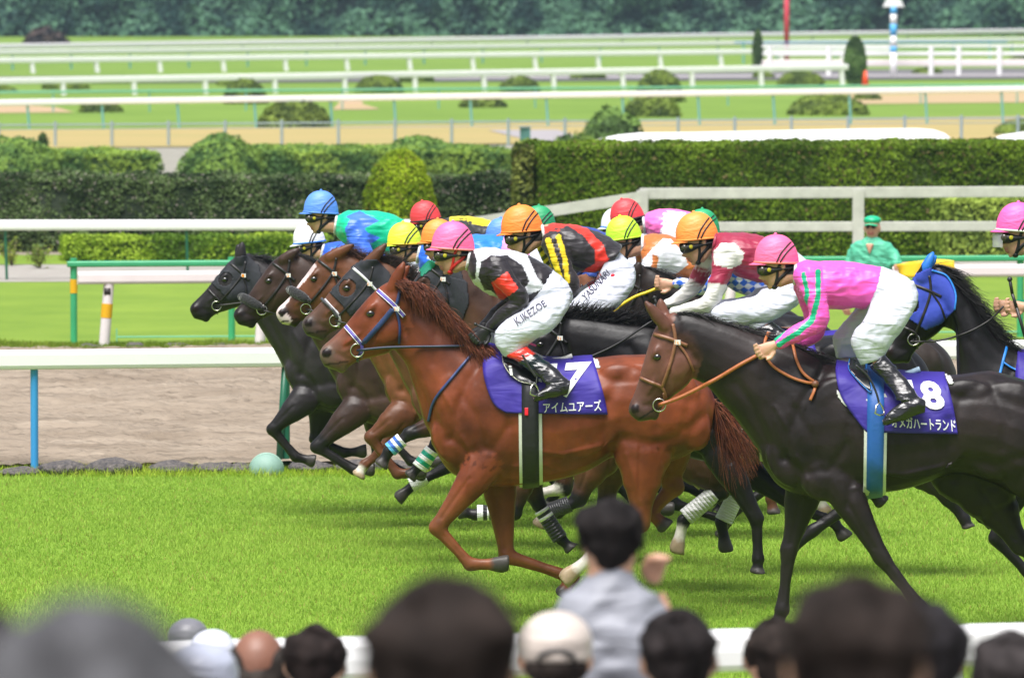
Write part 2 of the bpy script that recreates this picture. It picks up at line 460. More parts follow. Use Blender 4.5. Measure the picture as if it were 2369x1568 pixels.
HIND_A = [(1490,965),(1480,1205),(1372,1280),(1300,1338)]
HIND_B = [(1520,1000),(1560,1130),(1505,1190),(1545,1226)]
EXTRA = {}
def lerp(a, b, t): return tuple(x+(y-x)*t for x, y in zip(a, b))

class Horse: pass
def build_horse(name, label, group, ppm, cx, bob, A, B, ears, coat, points, muzzle=None, hoof=(.05, .045, .04), legs=None, mane=None, tail=None, vox=.013,
                facefn=None, legcols=(None,)*4, socks=(0, 0, 0, 0), body=None, neck_t=None, leg_r=1.0, hindk=1.0, crest=0, mane_pull=0, mane_n=240, mane_len=.2, mane_dir=None, headw=1.0):
    h = Horse(); h.ppm = ppm; h.Y = Y = ppm2Y(ppm); s = ppm/378.0; g = 3.9*ppm+HORIZ; h.s = s
    T = lambda x, y: (cx+(x-985)*s, g+bob+(y-1438)*s); h.T = T; h.cx = cx
    A, B = np.array(A, float), np.array(B, float); Lh = np.linalg.norm(B-A); uu = (B-A)/Lh; vv = np.array([uu[1], -uu[0]])
    if vv[1] < 0: vv = -vv
    Hf = lambda u, v: tuple(A+uu*u*Lh+vv*v*Lh); h.Hf = Hf; h.Lh = Lh
    hs = Lh/ppm/.51*headw
    V = Vol(Y, ppm); V.voxel = vox
    muzzle = muzzle or tuple(np.array(points)*1.0)
    # trunk
    bl = body or [(*T(q[0], q[1]), *T(q[2], q[3]), q[4]) for q in BODY]
    V.loft([(*q[:5], 0, coat) for q in bl], tag=1, n=22, sub=4, p=.92)
    # head
    hc = []
    for i, q in enumerate(HEAD):
        t = max(0, (i-5)/4); t = min(1, t); c = lerp(coat, muzzle, t)
        hc.append((*Hf(q[0], q[1]), *Hf(q[2], q[3]), q[4]*hs, 0, c))
    V.loft(hc, tag=2, n=16, sub=3, p=.86)
    for sgn in (-1, 1):
        V.ell(*Hf(.27, .42), .22*Lh, .17*Lh, .035*hs, sgn*.078*hs, coat, tag=2, ang=math.atan2(uu[1], uu[0])+.5)      # cheek
        V.ell(*Hf(.20, .10), .10*Lh, .05*Lh, .03*hs, sgn*.078*hs, coat, tag=2, ang=math.atan2(uu[1], uu[0]))            # brow bone
        V.ell(*Hf(.45, .22), .28*Lh, .03*Lh, .018*hs, sgn*.07*hs, coat, tag=2, ang=math.atan2(uu[1], uu[0])+.12)        # facial crest
        V.ell(*Hf(.955, .10), .06*Lh, .065*Lh, .022*hs, sgn*.046*hs, muzzle, tag=2)                                     # nostril rim
    V.ell(*Hf(.96, .37), .07*Lh, .045*Lh, .035*hs, 0, muzzle, tag=2, ang=math.atan2(uu[1], uu[0]))                      # chin
    # neck
    n0 = (*Hf(-.255, .11), *Hf(.37, .672)); n1 = (*Hf(-.393, .30), *Hf(.40, .86))
    nt = neck_t or [(*T(q[0], q[1]), *T(q[2], q[3]), q[4]) for q in NECK_T]
    mids = []
    for t in (.33, .66):
        m = lerp(n1, nt[0][:4], t); b_ = math.sin(t*math.pi)
        mids.append((m[0], m[1]-crest*b_*s, m[2], m[3]-4*s*b_, lerp((.085,), (nt[0][4],), t)[0]))
    V.loft([(*n0, .078*hs, 0, coat), (*n1, .085, 0, coat), *[(*m, 0, coat) for m in mids], *[(*q, 0, coat) for q in nt]], tag=1, n=18, sub=4, p=.95)
    h.crest = [n0[:2], n1[:2], mids[0][:2], mids[1][:2], nt[0][:2], nt[1][:2]]
    for sgn in (-1, 1):   # muscle groups
        for (x, y, rx, ry, w, dy, an) in ((1075,960,60,120,.075,.125,-.35),(1130,1045,58,62,.07,.14,.3),(1040,1020,36,60,.05,.11,-.5),(1160,900,70,70,.045,.165,-.2),
                                          (1540,900,80,62,.08,.165,.25),(1480,960,62,100,.07,.17,-.25),(1590,965,48,80,.075,.13,-.4),(1310,960,130,95,.04,.235,.05),(1445,870,60,34,.05,.19,.2)):
            V.ell(*T(x, y), rx*s, ry*s, w, sgn*dy, coat, ang=an, tag=1)
    # ears
    for k, (tip, sgn) in enumerate(zip(ears, (-1, 1))):
        b0 = Hf(-.15, .12); b0 = (b0[0]+(k*4-2)*s*0, b0[1]); tip = lerp(b0, tip, 1.3); m1 = lerp(b0, tip, .35); m2 = lerp(b0, tip, .72)
        V.chain([(*b0, .044, .034, sgn*.055, coat), (*m1, .043, .030, sgn*.062, coat), (*m2, .031, .024, sgn*.066, coat), (*tip, .012, .013, sgn*.066, lerp(coat, points, .7))], tag=2, n=10)
    # legs
    L4 = legs or [None]*4; base = [FORE_A, FORE_B, HIND_A, HIND_B]; k = leg_r
    for i in range(4):
        J = L4[i] or [T(*q) for q in base[i]]
        if L4[i] == 'skip': continue
        dy = -.15 if i in (0, 2) else .15; pc = legcols[i] or points; sock = socks[i]; wc = (.62, .58, .52)
        c0, c1, c2 = coat, lerp(coat, pc, .5), pc
        f0 = wc if sock >= 3 else c2; f1 = wc if sock >= 2 else c2; f2 = wc if sock >= 1 else c2; hf = (.32, .24, .15) if sock else hoof
        E, K, Fe, Ti = J; Pa = lerp(Fe, Ti, .52)
        hv = np.array([Ti[0]-Fe[0], Ti[1]-Fe[1]], float); hv /= np.linalg.norm(hv)+1e-6
        if i < 2:
            V.chain([(*E, .115*k, .085, dy*.85, c0), (*lerp(E, K, .3), .095*k, .07, dy, c0), (*lerp(E, K, .62), .066*k, .052, dy, c1), (*lerp(E, K, .88), .05*k, .046, dy, c2), (*K, .052*k, .047, dy, c2),
                     (*lerp(K, Fe, .22), .038*k, .034, dy, f0), (*lerp(K, Fe, .6), .033*k, .03, dy, f0), (*lerp(K, Fe, .88), .037*k, .035, dy, f1), (*Fe, .043*k, .04, dy, f1), (*lerp(Fe, Ti, .28), .033*k, .032, dy, f2), (*Pa, .036*k, .036, dy, f2)], tag=3)
        else:
            V.chain([(*E, .235*k*hindk, .13, dy*.8, c0), (*lerp(E, K, .32), .17*k*hindk, .115, dy*.9, c0), (*lerp(E, K, .58), .115*k, .085, dy, c0), (*lerp(E, K, .83), .068*k, .056, dy, c1), (*K, .062*k, .05, dy, c2),
                     (*lerp(K, Fe, .2), .047*k, .04, dy, f0), (*lerp(K, Fe, .6), .037*k, .033, dy, f0), (*lerp(K, Fe, .88), .04*k, .036, dy, f1), (*Fe, .046*k, .042, dy, f1), (*lerp(Fe, Ti, .28), .036*k, .034, dy, f2), (*Pa, .038*k, .038, dy, f2)], tag=3)
        # hoof: a cone cut flat
        nx = np.array([-hv[1], hv[0]]); a = np.array(Pa)+hv*.01*ppm; b_ = np.array(Ti); r0, r1 = .04*ppm*k, .058*ppm*k
        V.loft([(*(a-nx*r0), *(a+nx*r0), .04, dy, hf), (*(lerp(a, b_, .6)-nx*r1*.9), *(lerp(a, b_, .6)+nx*r1*.9), .052, dy, hf), (*(b_-nx*r1), *(b_-nx*r1*.1+nx*r1*.7), .055, dy, hf)], tag=3, n=12, sub=2, p=.8)
    root = empty(name, (W(*T(1250, 1100), Y).x, Y, 0), label, 'horse', group); h.root = root
    def cf(x, y, tg, c, co):
        d = np.array([x, y])-A; u = d@uu/Lh; v = d@vv/Lh
        if tg == 2 or (u > -.3 and v < .7):
            # nostril, mouth
            e = ((u-.960)/.062)**2+((v-.10)/.056)**2
            if e < 1 and abs(co.y-Y) > .03*hs: return np.array((.012, .006, .006))
            if u > .86 and v > .17 and abs((v-.2)-(1.06-u)*.75) < .014: return c*.25
            if .12 < u < .36 and .04 < v < .24: 
                e = ((u-.25)/.085)**2+((v-.145)/.062)**2
                if e < 1: c = c*(.35+.65*e)
            if facefn: c = facefn(u, v, c, co.y-Y)
        if tg == 1:
            k_ = 1+.75*noise.noise(Vector((co.x*2.6, co.y*2, co.z*3+7)))+.3*noise.noise(Vector((co.x*9, co.y*9, co.z*9)))
            c = c*k_
        return np.clip(c, 0, 1)
    GR = [([(1138,806),(1085,880),(1052,960),(1042,1015)], 9, -.016), ([(1042,1015),(1085,1046),(1140,1040),(1176,985),(1186,920)], 9, -.014), ([(938,850),(972,905),(1004,985),(1012,1040)], 10, -.018),
          ([(1060,905),(1100,960),(1118,1030)], 8, -.009), ([(1180,985),(1190,1060),(1178,1120)], 9, -.016), ([(1404,930),(1400,1000),(1412,1062)], 12, -.026), ([(1404,930),(1430,880),(1470,850)], 12, -.012),
          ([(1440,1015),(1500,1028),(1570,1010),(1625,965)], 10, -.014), ([(1500,870),(1528,930),(1520,990)], 10, -.011), ([(1585,850),(1600,920),(1580,990)], 9, -.010), ([(1000,700),(1010,760),(1000,840)], 9, -.009), ([(960,720),(1040,800),(1100,850)], 10, -.008),
          ([(1220,1040),(1300,1050),(1390,1030)], 4, .006), ([(1190,1080),(1240,1070),(1290,1085)], 4, .005), ([(1070,1010),(1090,1060),(1080,1120)], 4, .005), ([(1020,900),(1050,950),(1046,990)], 4, .005), ([(1450,1050),(1470,1110),(1480,1160)], 5, .006)]
    for i_ in range(6): GR.append(([(1215+i_*28, 930), (1225+i_*30, 1000), (1232+i_*30, 1060)], 7, -.0045))
    HG = [([(.30,.30),(.55,.30),(.80,.24)], .022, .006), ([(.32,.36),(.46,.44),(.60,.47)], .02, .005), ([(-.05,.35),(.14,.60)], .05, -.012), ([(.16,.28),(.4,.36)], .03, -.005), ([(.88,.2),(.84,.33)], .03, -.006)]
    gr = [([T(*q) for q in pl], w_*s*1.15, a_*(.68 if a_ < 0 else 1.1)) for pl, w_, a_ in GR]+[([Hf(*q) for q in pl], w_*Lh, a_*hs) for pl, w_, a_ in HG]
    if legs is None or True:
        for i in range(4):
            J = L4[i] if (L4[i] is not None and L4[i] != 'skip') else [T(*q) for q in base[i]]
            dv = np.array([J[1][0]-J[0][0], J[1][1]-J[0][1]], float); dv /= np.linalg.norm(dv)+1e-6; nn_ = np.array([-dv[1], dv[0]])*7*s
            gr.append(([tuple(np.array(lerp(J[0], J[1], .3))+nn_), tuple(np.array(lerp(J[0], J[1], .9))+nn_*.6)], 4*s, -.007))
            dv = np.array([J[2][0]-J[1][0], J[2][1]-J[1][1]], float); dv /= np.linalg.norm(dv)+1e-6; nn_ = np.array([-dv[1], dv[0]])*4*s
            gr.append(([tuple(np.array(lerp(J[1], J[2], .2))+nn_), tuple(np.array(lerp(J[1], J[2], .85))+nn_)], 3*s, -.005))
    def dsp(co, nr):
        x, y = npproj(co); d = np.zeros(len(co)); side = np.clip(np.abs(nr[:, 1])*1.3, 0, 1)
        for pl, w_, a_ in gr:
            q = npdist(x, y, pl); k_ = q < w_*3; d[k_] += a_*np.exp(-(q[k_]/w_)**2)*side[k_]
        nz = np.array([noise.noise(Vector((p[0]*7, p[1]*7, p[2]*6))) for p in co])*.004
        return d+nz
    h.body, h.bvh = V.finish('body', M_COAT, root, voxel=vox, smooth=4, colfn=cf, disp=dsp)
    # eyes
    for sgn in (-1, 1):
        e = Acc()
        P = W(*Hf(.25, .145), Y)
        q = hit(h.bvh, *Hf(.25, .145), Y, 0); d = abs(q.y-Y)
        P.y = Y+sgn*(d-.008*hs); e.sphere(P, (.027*hs, .018, .022*hs), (0, 0, 0))
        e.build('eye', M_EYE, root)
    # mane and tail
    mc = mane or [points, tuple(np.array(points)*1.6), tuple(np.array(points)*.6)]
    md = mane_dir or (lambda t: (mane_len*.75, -mane_len*.35))
    cr = [Hf(-.2, .07)]+[(p[0], p[1]+3*s) for p in h.crest[1:]]
    strands('mane', cr, int(mane_n*(6 if mane_pull else 3.6)), md, .0032, mc, Y, root, spread=.03, jit=.26, droop=(0, .05), wob=.07+.8*mane_pull, pull=mane_pull)
    if tail is not False:
        tp = T(1650, 925); tl = tail or (lambda t: (.34, -.36))
        strands('tail', [tp, (tp[0]+5*s, tp[1]+22*s)], 420, tl, .0030, mc, Y, root, spread=.035, jit=.24, droop=(0, .16), wob=.12, segs=9)
    return h

def bridle(h, col, ring=True, brow=None, rein=None, rein_col=None, nose=True, wid=5, ruv=(.685, .34), rein_w=None, rein_y=-.12, tagtext=None, breast=None, blinker=None):
    Y, s, Hf = h.Y, h.s, h.Hf; a = Acc(); w = wid*s; root = h.root; col2 = brow or col
    a.strap(h.bvh, [Hf(0, .01), Hf(-.01, .25), Hf(.0, .46)], w*1.3, Y, col2)
    a.strap(h.bvh, [Hf(-.2, .2), Hf(.0, .3), Hf(.3, .33), Hf(.60, .33)], w*1.2, Y, col)
    a.strap(h.bvh, [Hf(0, .32), Hf(.12, .5), Hf(.28, .645)], w*.9, Y, col)
    if nose: a.strap(h.bvh, [Hf(.575, .03), Hf(.585, .16), Hf(.6, .33), Hf(.72, .43)], w*1.15, Y, col2)
    a.strap(h.bvh, [Hf(.66, .37), Hf(.78, .43)], w*.8, Y, col)
    br = a.build('bridle', M_LEATH, root)
    if ring:
        c = hit(h.bvh, *Hf(*ruv), Y, .014); r = .04*h.Lh/h.ppm/.51; t = Acc()
        t.tube([c+Vector((math.cos(q)*r, 0, math.sin(q)*r)) for q in np.linspace(0, 2*math.pi, 22)[:-1]], .0048, (.6, .6, .6), n=6, closed=True)
        t.build('bit_ring', M_STEEL, br)
    if tagtext:
        c = hit(h.bvh, *Hf(0, .33), Y, .012); t = Acc(); t.box(c, (.017, .003, .014), (.75, .75, .72)); tg_ = t.build('number_tag', mat('tag_white', (.7, .7, .68), rough=.5), br, smooth=False)
        x, y = proj(c); q = 5*s
        lettering(tagtext, [(x-q, y-q*.8), (x+q, y-q*.8), (x+q, y+q*.8), (x-q, y+q*.8)], h.bvh, Y, mat('tag_orange', srgb(235, 140, 20), rough=.5), 'tag_number', br, off=.017)
    if rein:
        a = Acc(); p0 = hit(h.bvh, *Hf(*ruv), Y, .016); pts = [p0]; C = resample([Hf(*ruv)]+rein, 10)
        for i, q in enumerate(C[1:]):
            t = (i+1)/(len(C)-1); P = hit(h.bvh, q[0], q[1], Y, .014) if h.bvh.ray_cast(CAM, ray(q[0], q[1]).normalized())[0] is not None else None
            Pl = W(q[0], q[1], Y+rein_y)
            pts.append(P if (P is not None and P.y < Pl.y) else W(q[0], q[1], p0.y*(1-t)+(Y+rein_y)*t if P is None else min(Pl.y, P.y)))
        a.tube(pts, (rein_w or 3.2)/378*.75, rein_col or col, n=6)
        a.build('reins', M_LEATH, root)
    if breast:
        a = Acc(); a.strap(h.bvh, breast[0], breast[1]*s, Y, breast[2]); a.build('breast_strap', M_LEATH, root)
    return br

def patch(h, poly, mname, name, parent, step=3.0, off=.006, holes=(), mirror=True, thick=.004):
    xs = [p[0] for p in poly]; ys = [p[1] for p in poly]; idx = {}; v = []; f = []
    nx = int((max(xs)-min(xs))/step)+2; ny = int((max(ys)-min(ys))/step)+2
    def get(i, j):
        if (i, j) not in idx:
            idx[(i, j)] = len(v); v.append(hit(h.bvh, min(xs)+i*step, min(ys)+j*step, h.Y, off))
        return idx[(i, j)]
    for i in range(nx):
        for j in range(ny):
            x, y = min(xs)+(i+.5)*step, min(ys)+(j+.5)*step
            if inpoly(x, y, poly) and not any(inpoly(x, y, q) for q in holes):
                f.append((get(i, j), get(i, j+1), get(i+1, j+1), get(i+1, j)))
    if mirror:
        n = len(v); v += [Vector((p.x, 2*h.Y-p.y, p.z)) for p in v]; f += [tuple(n+i for i in q[::-1]) for q in f]
    o = link(name, mesh_py(name, v, f), mname, parent); solid(o, thick); return o

def saddle_set(h, number=None, text=None, cloth_l=None, cloth_r=None, gx=(1207, 1246), girth_col=(.01, .01, .012), edge=(.55, .58, .52), trim=None, cloth_mat=None, saddle_col=(.012, .012, .016), minimal=False):
    T, Y, root = h.T, h.Y, h.root
    L = cloth_l or [T(1122, 800), T(1118, 862), T(1140, 930), T(1170, 955)]; R = cloth_r or [T(1370, 822), T(1384, 868), T(1397, 915), T(1406, 959)]
    me = wrap(h.bvh, Y, L, R, 22, 34, .016); h.cbvh = BVHTree.FromPolygons([v.co.copy() for v in me.vertices], [tuple(q.vertices) for q in me.polygons]); cl = link('saddle_cloth', me, cloth_mat or M_CLOTH, root); solid(cl, .006)
    gl = (T(gx[0], 812), T(gx[1], 812)); gb = (T(gx[0], 1130), T(gx[1], 1130))
    def band(x0, x1, off, col, name):
        me = wrap(h.bvh, Y, [T(x0, 812), T(x0, 960), T(x0+2, 1128)], [T(x1, 812), T(x1, 960), T(x1+2, 1128)], 22, 3, off, bottom=True)
        o = link(name, me, mat('girth_'+'_'.join('%03d' % int(q*999) for q in col), col, rough=.5, bump=.2), root); solid(o, .005); return o
    if minimal != 2:
        gm = 'x'; o1 = band(gx[0]-7, gx[1]+8, .010, edge, 'girth_pad'); o2 = band(gx[0], gx[1], .021, girth_col, 'girth')
    if not minimal:
        pass
    return cl
# ================================================================== jockeys
SKIN = (.58, .33, .22)
TORSO = [(1088,580,1080,622,.08),(1112,573,1092,652,.155),(1150,573,1132,682,.195),(1195,580,1175,700,.19),(1240,598,1205,706,.175),(1275,620,1228,706,.165),(1290,640,1246,708,.155)]
ARM = [(1146,615,.082,.07,-.15),(1172,650,.066,.06,-.19),(1203,690,.056,.054,-.20),(1165,727,.05,.048,-.17),(1132,757,.036,.036,-.12)]
PELV = [(1262,612,1222,706,.155),(1300,640,1238,720,.175),(1322,668,1262,735,.15),(1326,692,1285,745,.10)]
THIGH = [(1322,668,1238,690,.095,-.10),(1318,710,1218,702,.10,-.15),(1278,760,1178,730,.098,-.2),(1236,784,1146,762,.085,-.21),(1218,796,1147,796,.07,-.21),(1215,800,1168,822,.062,-.21)]
SHANK = [(1219,796,1168,818,.06,-.225),(1234,807,1190,829,.058,-.245),(1276,837,1224,853,.052,-.29),(1302,860,1250,870,.047,-.325),(1316,874,1262,890,.045,-.345)]
FOOT = [(1319,876,1312,903,.034,-.345),(1290,874,1288,908,.04,-.35),(1264,886,1262,914,.042,-.355),(1244,899,1240,920,.038,-.36),(1234,908,1233,920,.026,-.36)]
def build_hand(V, x, y, ang, dy, col, k=1.0, tag=5):
    """palm, four curled fingers and a thumb, closing on the reins; ang = direction the knuckles point (px plane)"""
    s = V.ppm*k; c, q = math.cos(ang), math.sin(ang)
    P = lambda a, b: (x+(a*c-b*q)*s, y+(a*q+b*c)*s)
    V.loft([(*P(-.045, -.026), *P(-.045, .026), .024, dy, col), (*P(0, -.040), *P(0, .038), .023, dy, col), (*P(.042, -.040), *P(.040, .040), .02, dy, col)], tag=tag, n=10, sub=3)
    for i in range(4):
        b = -.034+i*.0225; l = (.9, 1.06, 1.0, .82)[i]; r = (.0105, .011, .0105, .0095)[i]
        V.chain([(*P(.036, b), r, r, dy-.006, col), (*P(.036+.034*l, b+.004), r, r, dy-.016, col), (*P(.045+.026*l, b+.018), r*.95, r*.95, dy-.038, col), (*P(.036+.008*l, b+.020), r*.8, r*.8, dy-.046, col)], tag=tag, n=8)
    V.chain([(*P(-.02, -.036), .013, .013, dy-.008, col), (*P(.012, -.056), .0115, .011, dy-.02, col), (*P(.040, -.052), .009, .009, dy-.03, col)], tag=tag, n=8)

def build_jockey(label, h, helm, cap, silk, tilt=0, rot=0, ppm=None, org=None, torso=None, arm=None, farm=None, thigh=None, pelv=None, shank=None, foot=None, fthigh=None, silkfn=None,
                 breech=(.56, .58, .67), gloves=None, harness=(.012, .012, .014), capband=None, cuff=None, hand_ang=2.6, group='jockeys riding in the race', neckcol=None, straps=True, armfn=None, face=True, vox=.009, hand=None, fhand=None, visor=False, backfoot=True, hmsc=1.0, collar=None, peakcol=None, trimcol=None, bodyscale=None):
    ppm = ppm or h.ppm; Y = h.Y; s = (bodyscale or 1)*ppm/378.0
    xl, xr, yb = helm; hsx = (xr-xl)/109.0*hmsc; hx = xl+(1045-989)*hsx; 
    ca, sa = math.cos(tilt), math.sin(tilt)
    HM = lambda x, y: (hx+((x-1045)*ca-(y-574)*sa)*hsx, yb+((x-1045)*sa+(y-574)*ca)*hsx)
    ox, oy = org or (hx, yb); cr, sr = math.cos(rot), math.sin(rot)
    J = lambda x, y: (ox+((x-1045)*cr-(y-574)*sr)*s, oy+((x-1045)*sr+(y-574)*cr)*s)
    m5 = lambda L: [(*J(q[0], q[1]), *J(q[2], q[3]), *q[4:]) for q in L]
    m2 = lambda L: [(*J(q[0], q[1]), *q[2:]) for q in L]
    torso = torso or m5(TORSO); arm = arm or m2(ARM); pelv = pelv or m5(PELV); thigh = thigh or m5(THIGH); shank = shank or m5(SHANK); foot = foot or m5(FOOT)
    farm = farm or [(q[0]-16*s, q[1]+4*s, q[2], q[3], -q[4]) for q in arm]
    far = lambda L, dx=-14, dy=4: [(q[0]+dx*s, q[1]+dy*s, q[2]+dx*s, q[3]+dy*s, q[4], -q[5]) for q in L]
    fthigh = fthigh or far(thigh)
    root = empty('jockey', (W(*J(1200, 700), Y).x, Y, max(0.0, W(*J(1280, 915), Y).z)), label, 'jockey', group)
    hk = hsx*109/ppm/.29      # head size in metres against the pattern
    # ---- body (one mesh): head, neck, trunk, limbs, hands
    V = Vol(Y, ppm)
    sk = SKIN
    V.loft([(*HM(1016, 540), *HM(1086, 540), .066*hk, 0), (*HM(1010, 566), *HM(1090, 562), .074*hk, 0), (*HM(1014, 582), *HM(1088, 578), .072*hk, 0), (*HM(1016, 595), *HM(1083, 590), .07*hk, 0), (*HM(1019, 608), *HM(1077, 600), .063*hk, 0),
            (*HM(1024, 620), *HM(1068, 614), .055*hk, 0), (*HM(1031, 633), *HM(1058, 626), .038*hk, 0)], tag=0, n=16, sub=3, col=sk, p=.95)
    V.loft([(*HM(1020, 590), *HM(1026, 590), .006, 0), (*HM(1009, 603), *HM(1026, 600), .014, 0), (*HM(1004, 609), *HM(1026, 611), .018, 0), (*HM(1014, 614), *HM(1026, 613), .010, 0)], tag=0, n=8, sub=2, col=sk)     # nose
    V.ell(*HM(1021, 617.5), 5*hsx, 2.6*hsx, .024, 0, (.42, .16, .12), tag=0); V.ell(*HM(1023, 623), 5*hsx, 2.6*hsx, .022, 0, (.42, .17, .13), tag=0)     # lips
    V.ell(*HM(1031, 631), 6*hsx, 5*hsx, .02, 0, sk, tag=0)
    for sg in (-1, 1): V.ell(*HM(1062, 585), 5.5*hsx, 9.5*hsx, .010, sg*.074*hk, tuple(np.array(sk)*.95), tag=0, ang=.15)
    t0 = torso[0]; t1 = torso[1]
    V.loft([(*HM(1050, 600), *HM(1040, 628), .045, 0), (*HM(1072, 590), *HM(1055, 632), .055, 0), (*t0[:4], .06, 0), (*lerp(t0[:4], t1[:4], .6), .07, 0)], tag=0, n=12, sub=2, col=sk)
    shrink = lambda q, k: ((q[0]+q[2])/2+(q[0]-q[2])/2*k, (q[1]+q[3])/2+(q[1]-q[3])/2*k, (q[0]+q[2])/2-(q[0]-q[2])/2*k, (q[1]+q[3])/2-(q[1]-q[3])/2*k, q[4]*k, q[5] if len(q) > 5 else 0)
    V.loft([shrink(q, .78) for q in torso], tag=0, sub=2, col=sk); V.loft([shrink(q, .78) for q in pelv], tag=0, sub=2, col=sk)
    hc = gloves or sk
    for A_, hd, sg in ((arm, hand, -1), (farm, fhand, 1)):
        V.chain([(q[0], q[1], q[2]*.58, q[3]*.58, q[4]) for q in A_[:-1]]+[(*A_[-1][:2], .026, .024, A_[-1][4])], tag=0, col=sk)
        wr = A_[-1]; pv = A_[-2]; an = math.atan2(wr[1]-pv[1], wr[0]-pv[0]) if hand is None or sg > 0 else hand
        x, y = wr[0]+math.cos(an)*.05*ppm, wr[1]+math.sin(an)*.05*ppm
        V.chain([(wr[0], wr[1], .027, .025, wr[4]), (x, y, .026, .024, wr[4])], tag=5, col=hc)
        build_hand(V, x, y, an, wr[4], hc)
    for T_ in (thigh, fthigh):
        V.loft([shrink(q, .75) for q in T_], tag=0, sub=2, col=sk)
    for S_, F_ in ((shank, foot), (far(shank, -10, 3), far(foot, -10, 3))):
        V.loft([shrink(q, .75) for q in S_], tag=0, sub=2, col=sk); V.loft([shrink(q, .7) for q in F_], tag=0, sub=2, col=sk)
    def skf(x, y, tg, c, co):
        if tg == 0:
            # hair at the nape under the helmet
            d = ((x-hx)*ca+(y-yb)*sa)/hsx; e = (-(x-hx)*sa+(y-yb)*ca)/hsx
            if d > 22 and e < 30 and d < 50 and e > -5: return np.array((.02, .015, .012))
        return c
    bo, bb = V.finish('body', M_SKIN, root, voxel=vox*.85, smooth=2, colfn=skf)
    # ---- silks
    V = Vol(Y, ppm); V.loft([(*q[:5], 0) for q in torso], tag=1, n=20, sub=4, col=silk, p=.92)
    af = armfn or (lambda k, far_: silk)
    for A_, tg in ((arm, 2), (farm, 3)):
        C = catmull([q[:5] for q in A_], 5); V.chain([(*q, af(i/(len(C)-1), tg == 3)) for i, q in enumerate(C)], tag=tg)
    V.ell(arm[0][0], arm[0][1], arm[0][2]*ppm*1.15, arm[0][2]*ppm*1.1, .07, arm[0][4]*.85, af(0, False), tag=2)
    so, sb = V.finish('silks', M_SILK, root, voxel=vox, smooth=3, colfn=silkfn, wrinkle=.005)
    # ---- breeches
    V = Vol(Y, ppm); V.loft([(*q[:5], 0) for q in pelv], tag=1, n=18, sub=4, col=breech)
    V.loft(thigh, tag=2, n=16, sub=4, col=breech); V.loft(fthigh, tag=3, n=16, sub=4, col=breech)
    po, pb = V.finish('breeches', M_BREECH, root, voxel=vox, smooth=4, wrinkle=.004)
    # ---- boots
    for k, (S_, F_) in enumerate(((shank, foot), (far(shank, -10, 3), far(foot, -10, 3)))):
        V = Vol(Y, ppm); bc = (.010, .010, .012); cc = cuff or bc
        V.loft([(*q, cc if i < 2 else bc) for i, q in enumerate([S_[0], S_[1], lerp(S_[1], S_[2], .03)]+S_[2:])], tag=1, n=14, sub=4)
        F_ = [((q[0]+q[2])/2+(q[0]-q[2])*.6, (q[1]+q[3])/2+(q[1]-q[3])*.6, (q[0]+q[2])/2-(q[0]-q[2])*.6, (q[1]+q[3])/2-(q[1]-q[3])*.6, q[4]*1.1, q[5]) for q in F_]
        V.loft(F_, tag=1, n=14, sub=4, col=bc)
        o_, kb = V.finish('boot', M_BOOT, root, voxel=vox*.85, smooth=2, wrinkle=.005)
        if k == 0: bootb = kb
    # ---- helmet with its peak, elastic, goggles and harness
    a = Acc(); nu, nv = 36, 12; v = []; f = []
    for i in range(nv+1):
        ph = math.pi/2*i/nv; c_ = max(0, math.cos(ph))**.86; s_ = math.sin(ph)**.96
        for k in range(nu):
            th = 2*math.pi*k/nu; seam = 1+.003*math.cos(6*th)
            x = 1048+50*c_*math.cos(th)*seam; y = 575-(63*s_)+3*math.cos(th)*(1-s_)
            p = W(*HM(x, y), Y); p.y += .098*hk*c_*math.sin(th)*seam; v.append(p)
    for i in range(nv):
        for k in range(nu):
            q = i*nu+k; r = i*nu+(k+1) % nu; f.append((q, r, r+nu, q+nu))
    a.add(v, f, cap)
    rim = []                                                    # rolled rim
    for k in range(nu):
        th = 2*math.pi*k/nu; p = W(*HM(1048+50.5*math.cos(th), 575+3*math.cos(th)), Y); p.y += .1*hk*math.sin(th); rim.append(p)
    a.tube(rim, .006, capband or tuple(np.array(cap)*.92), n=6, closed=True)
    v = []; f = []; m = 12
    for j in range(3):
        for k in range(m+1):
            th = math.pi*(.66+.68*k/m); e = (0, .55, 1)[j]; ext = 13*e*math.sin(math.pi*(k/m))**.6
            p = W(*HM(1048+50*math.cos(th)-ext, 573+4*e), Y); p.y += .098*hk*math.sin(th); v.append(p)
    for j in range(2):
        for k in range(m): q = j*(m+1)+k; f.append((q, q+1, q+m+2, q+m+1))
    n = len(v); v += [p+Vector((0, 0, -.006)) for p in v]; f += [tuple(i+n for i in q[::-1]) for q in f]
    for k in range(m): q = 2*(m+1)+k; f.append((q, q+1, q+1+n, q+n))
    a.add(v, f, peakcol or tuple(np.array(cap)*.95))
    a.sphere(W(*HM(1048, 512), Y), .011, cap, nu=8, nv=6)
    ho = a.build('helmet', M_HELM, root)
    hb = BVHTree.FromPolygons(a.v, a.f)
    if straps:
        a = Acc()
        for P in ([(1048, 575), (1058, 556), (1072, 540), (1083, 530)], [(1056, 575), (1068, 558), (1080, 546), (1090, 538)]):
            a.strap(hb, [HM(*q) for q in P], 3.2*hsx, Y, (.01, .01, .012), off=.001, thick=.003)
        a.build('helmet_elastic', M_LEATH, ho)
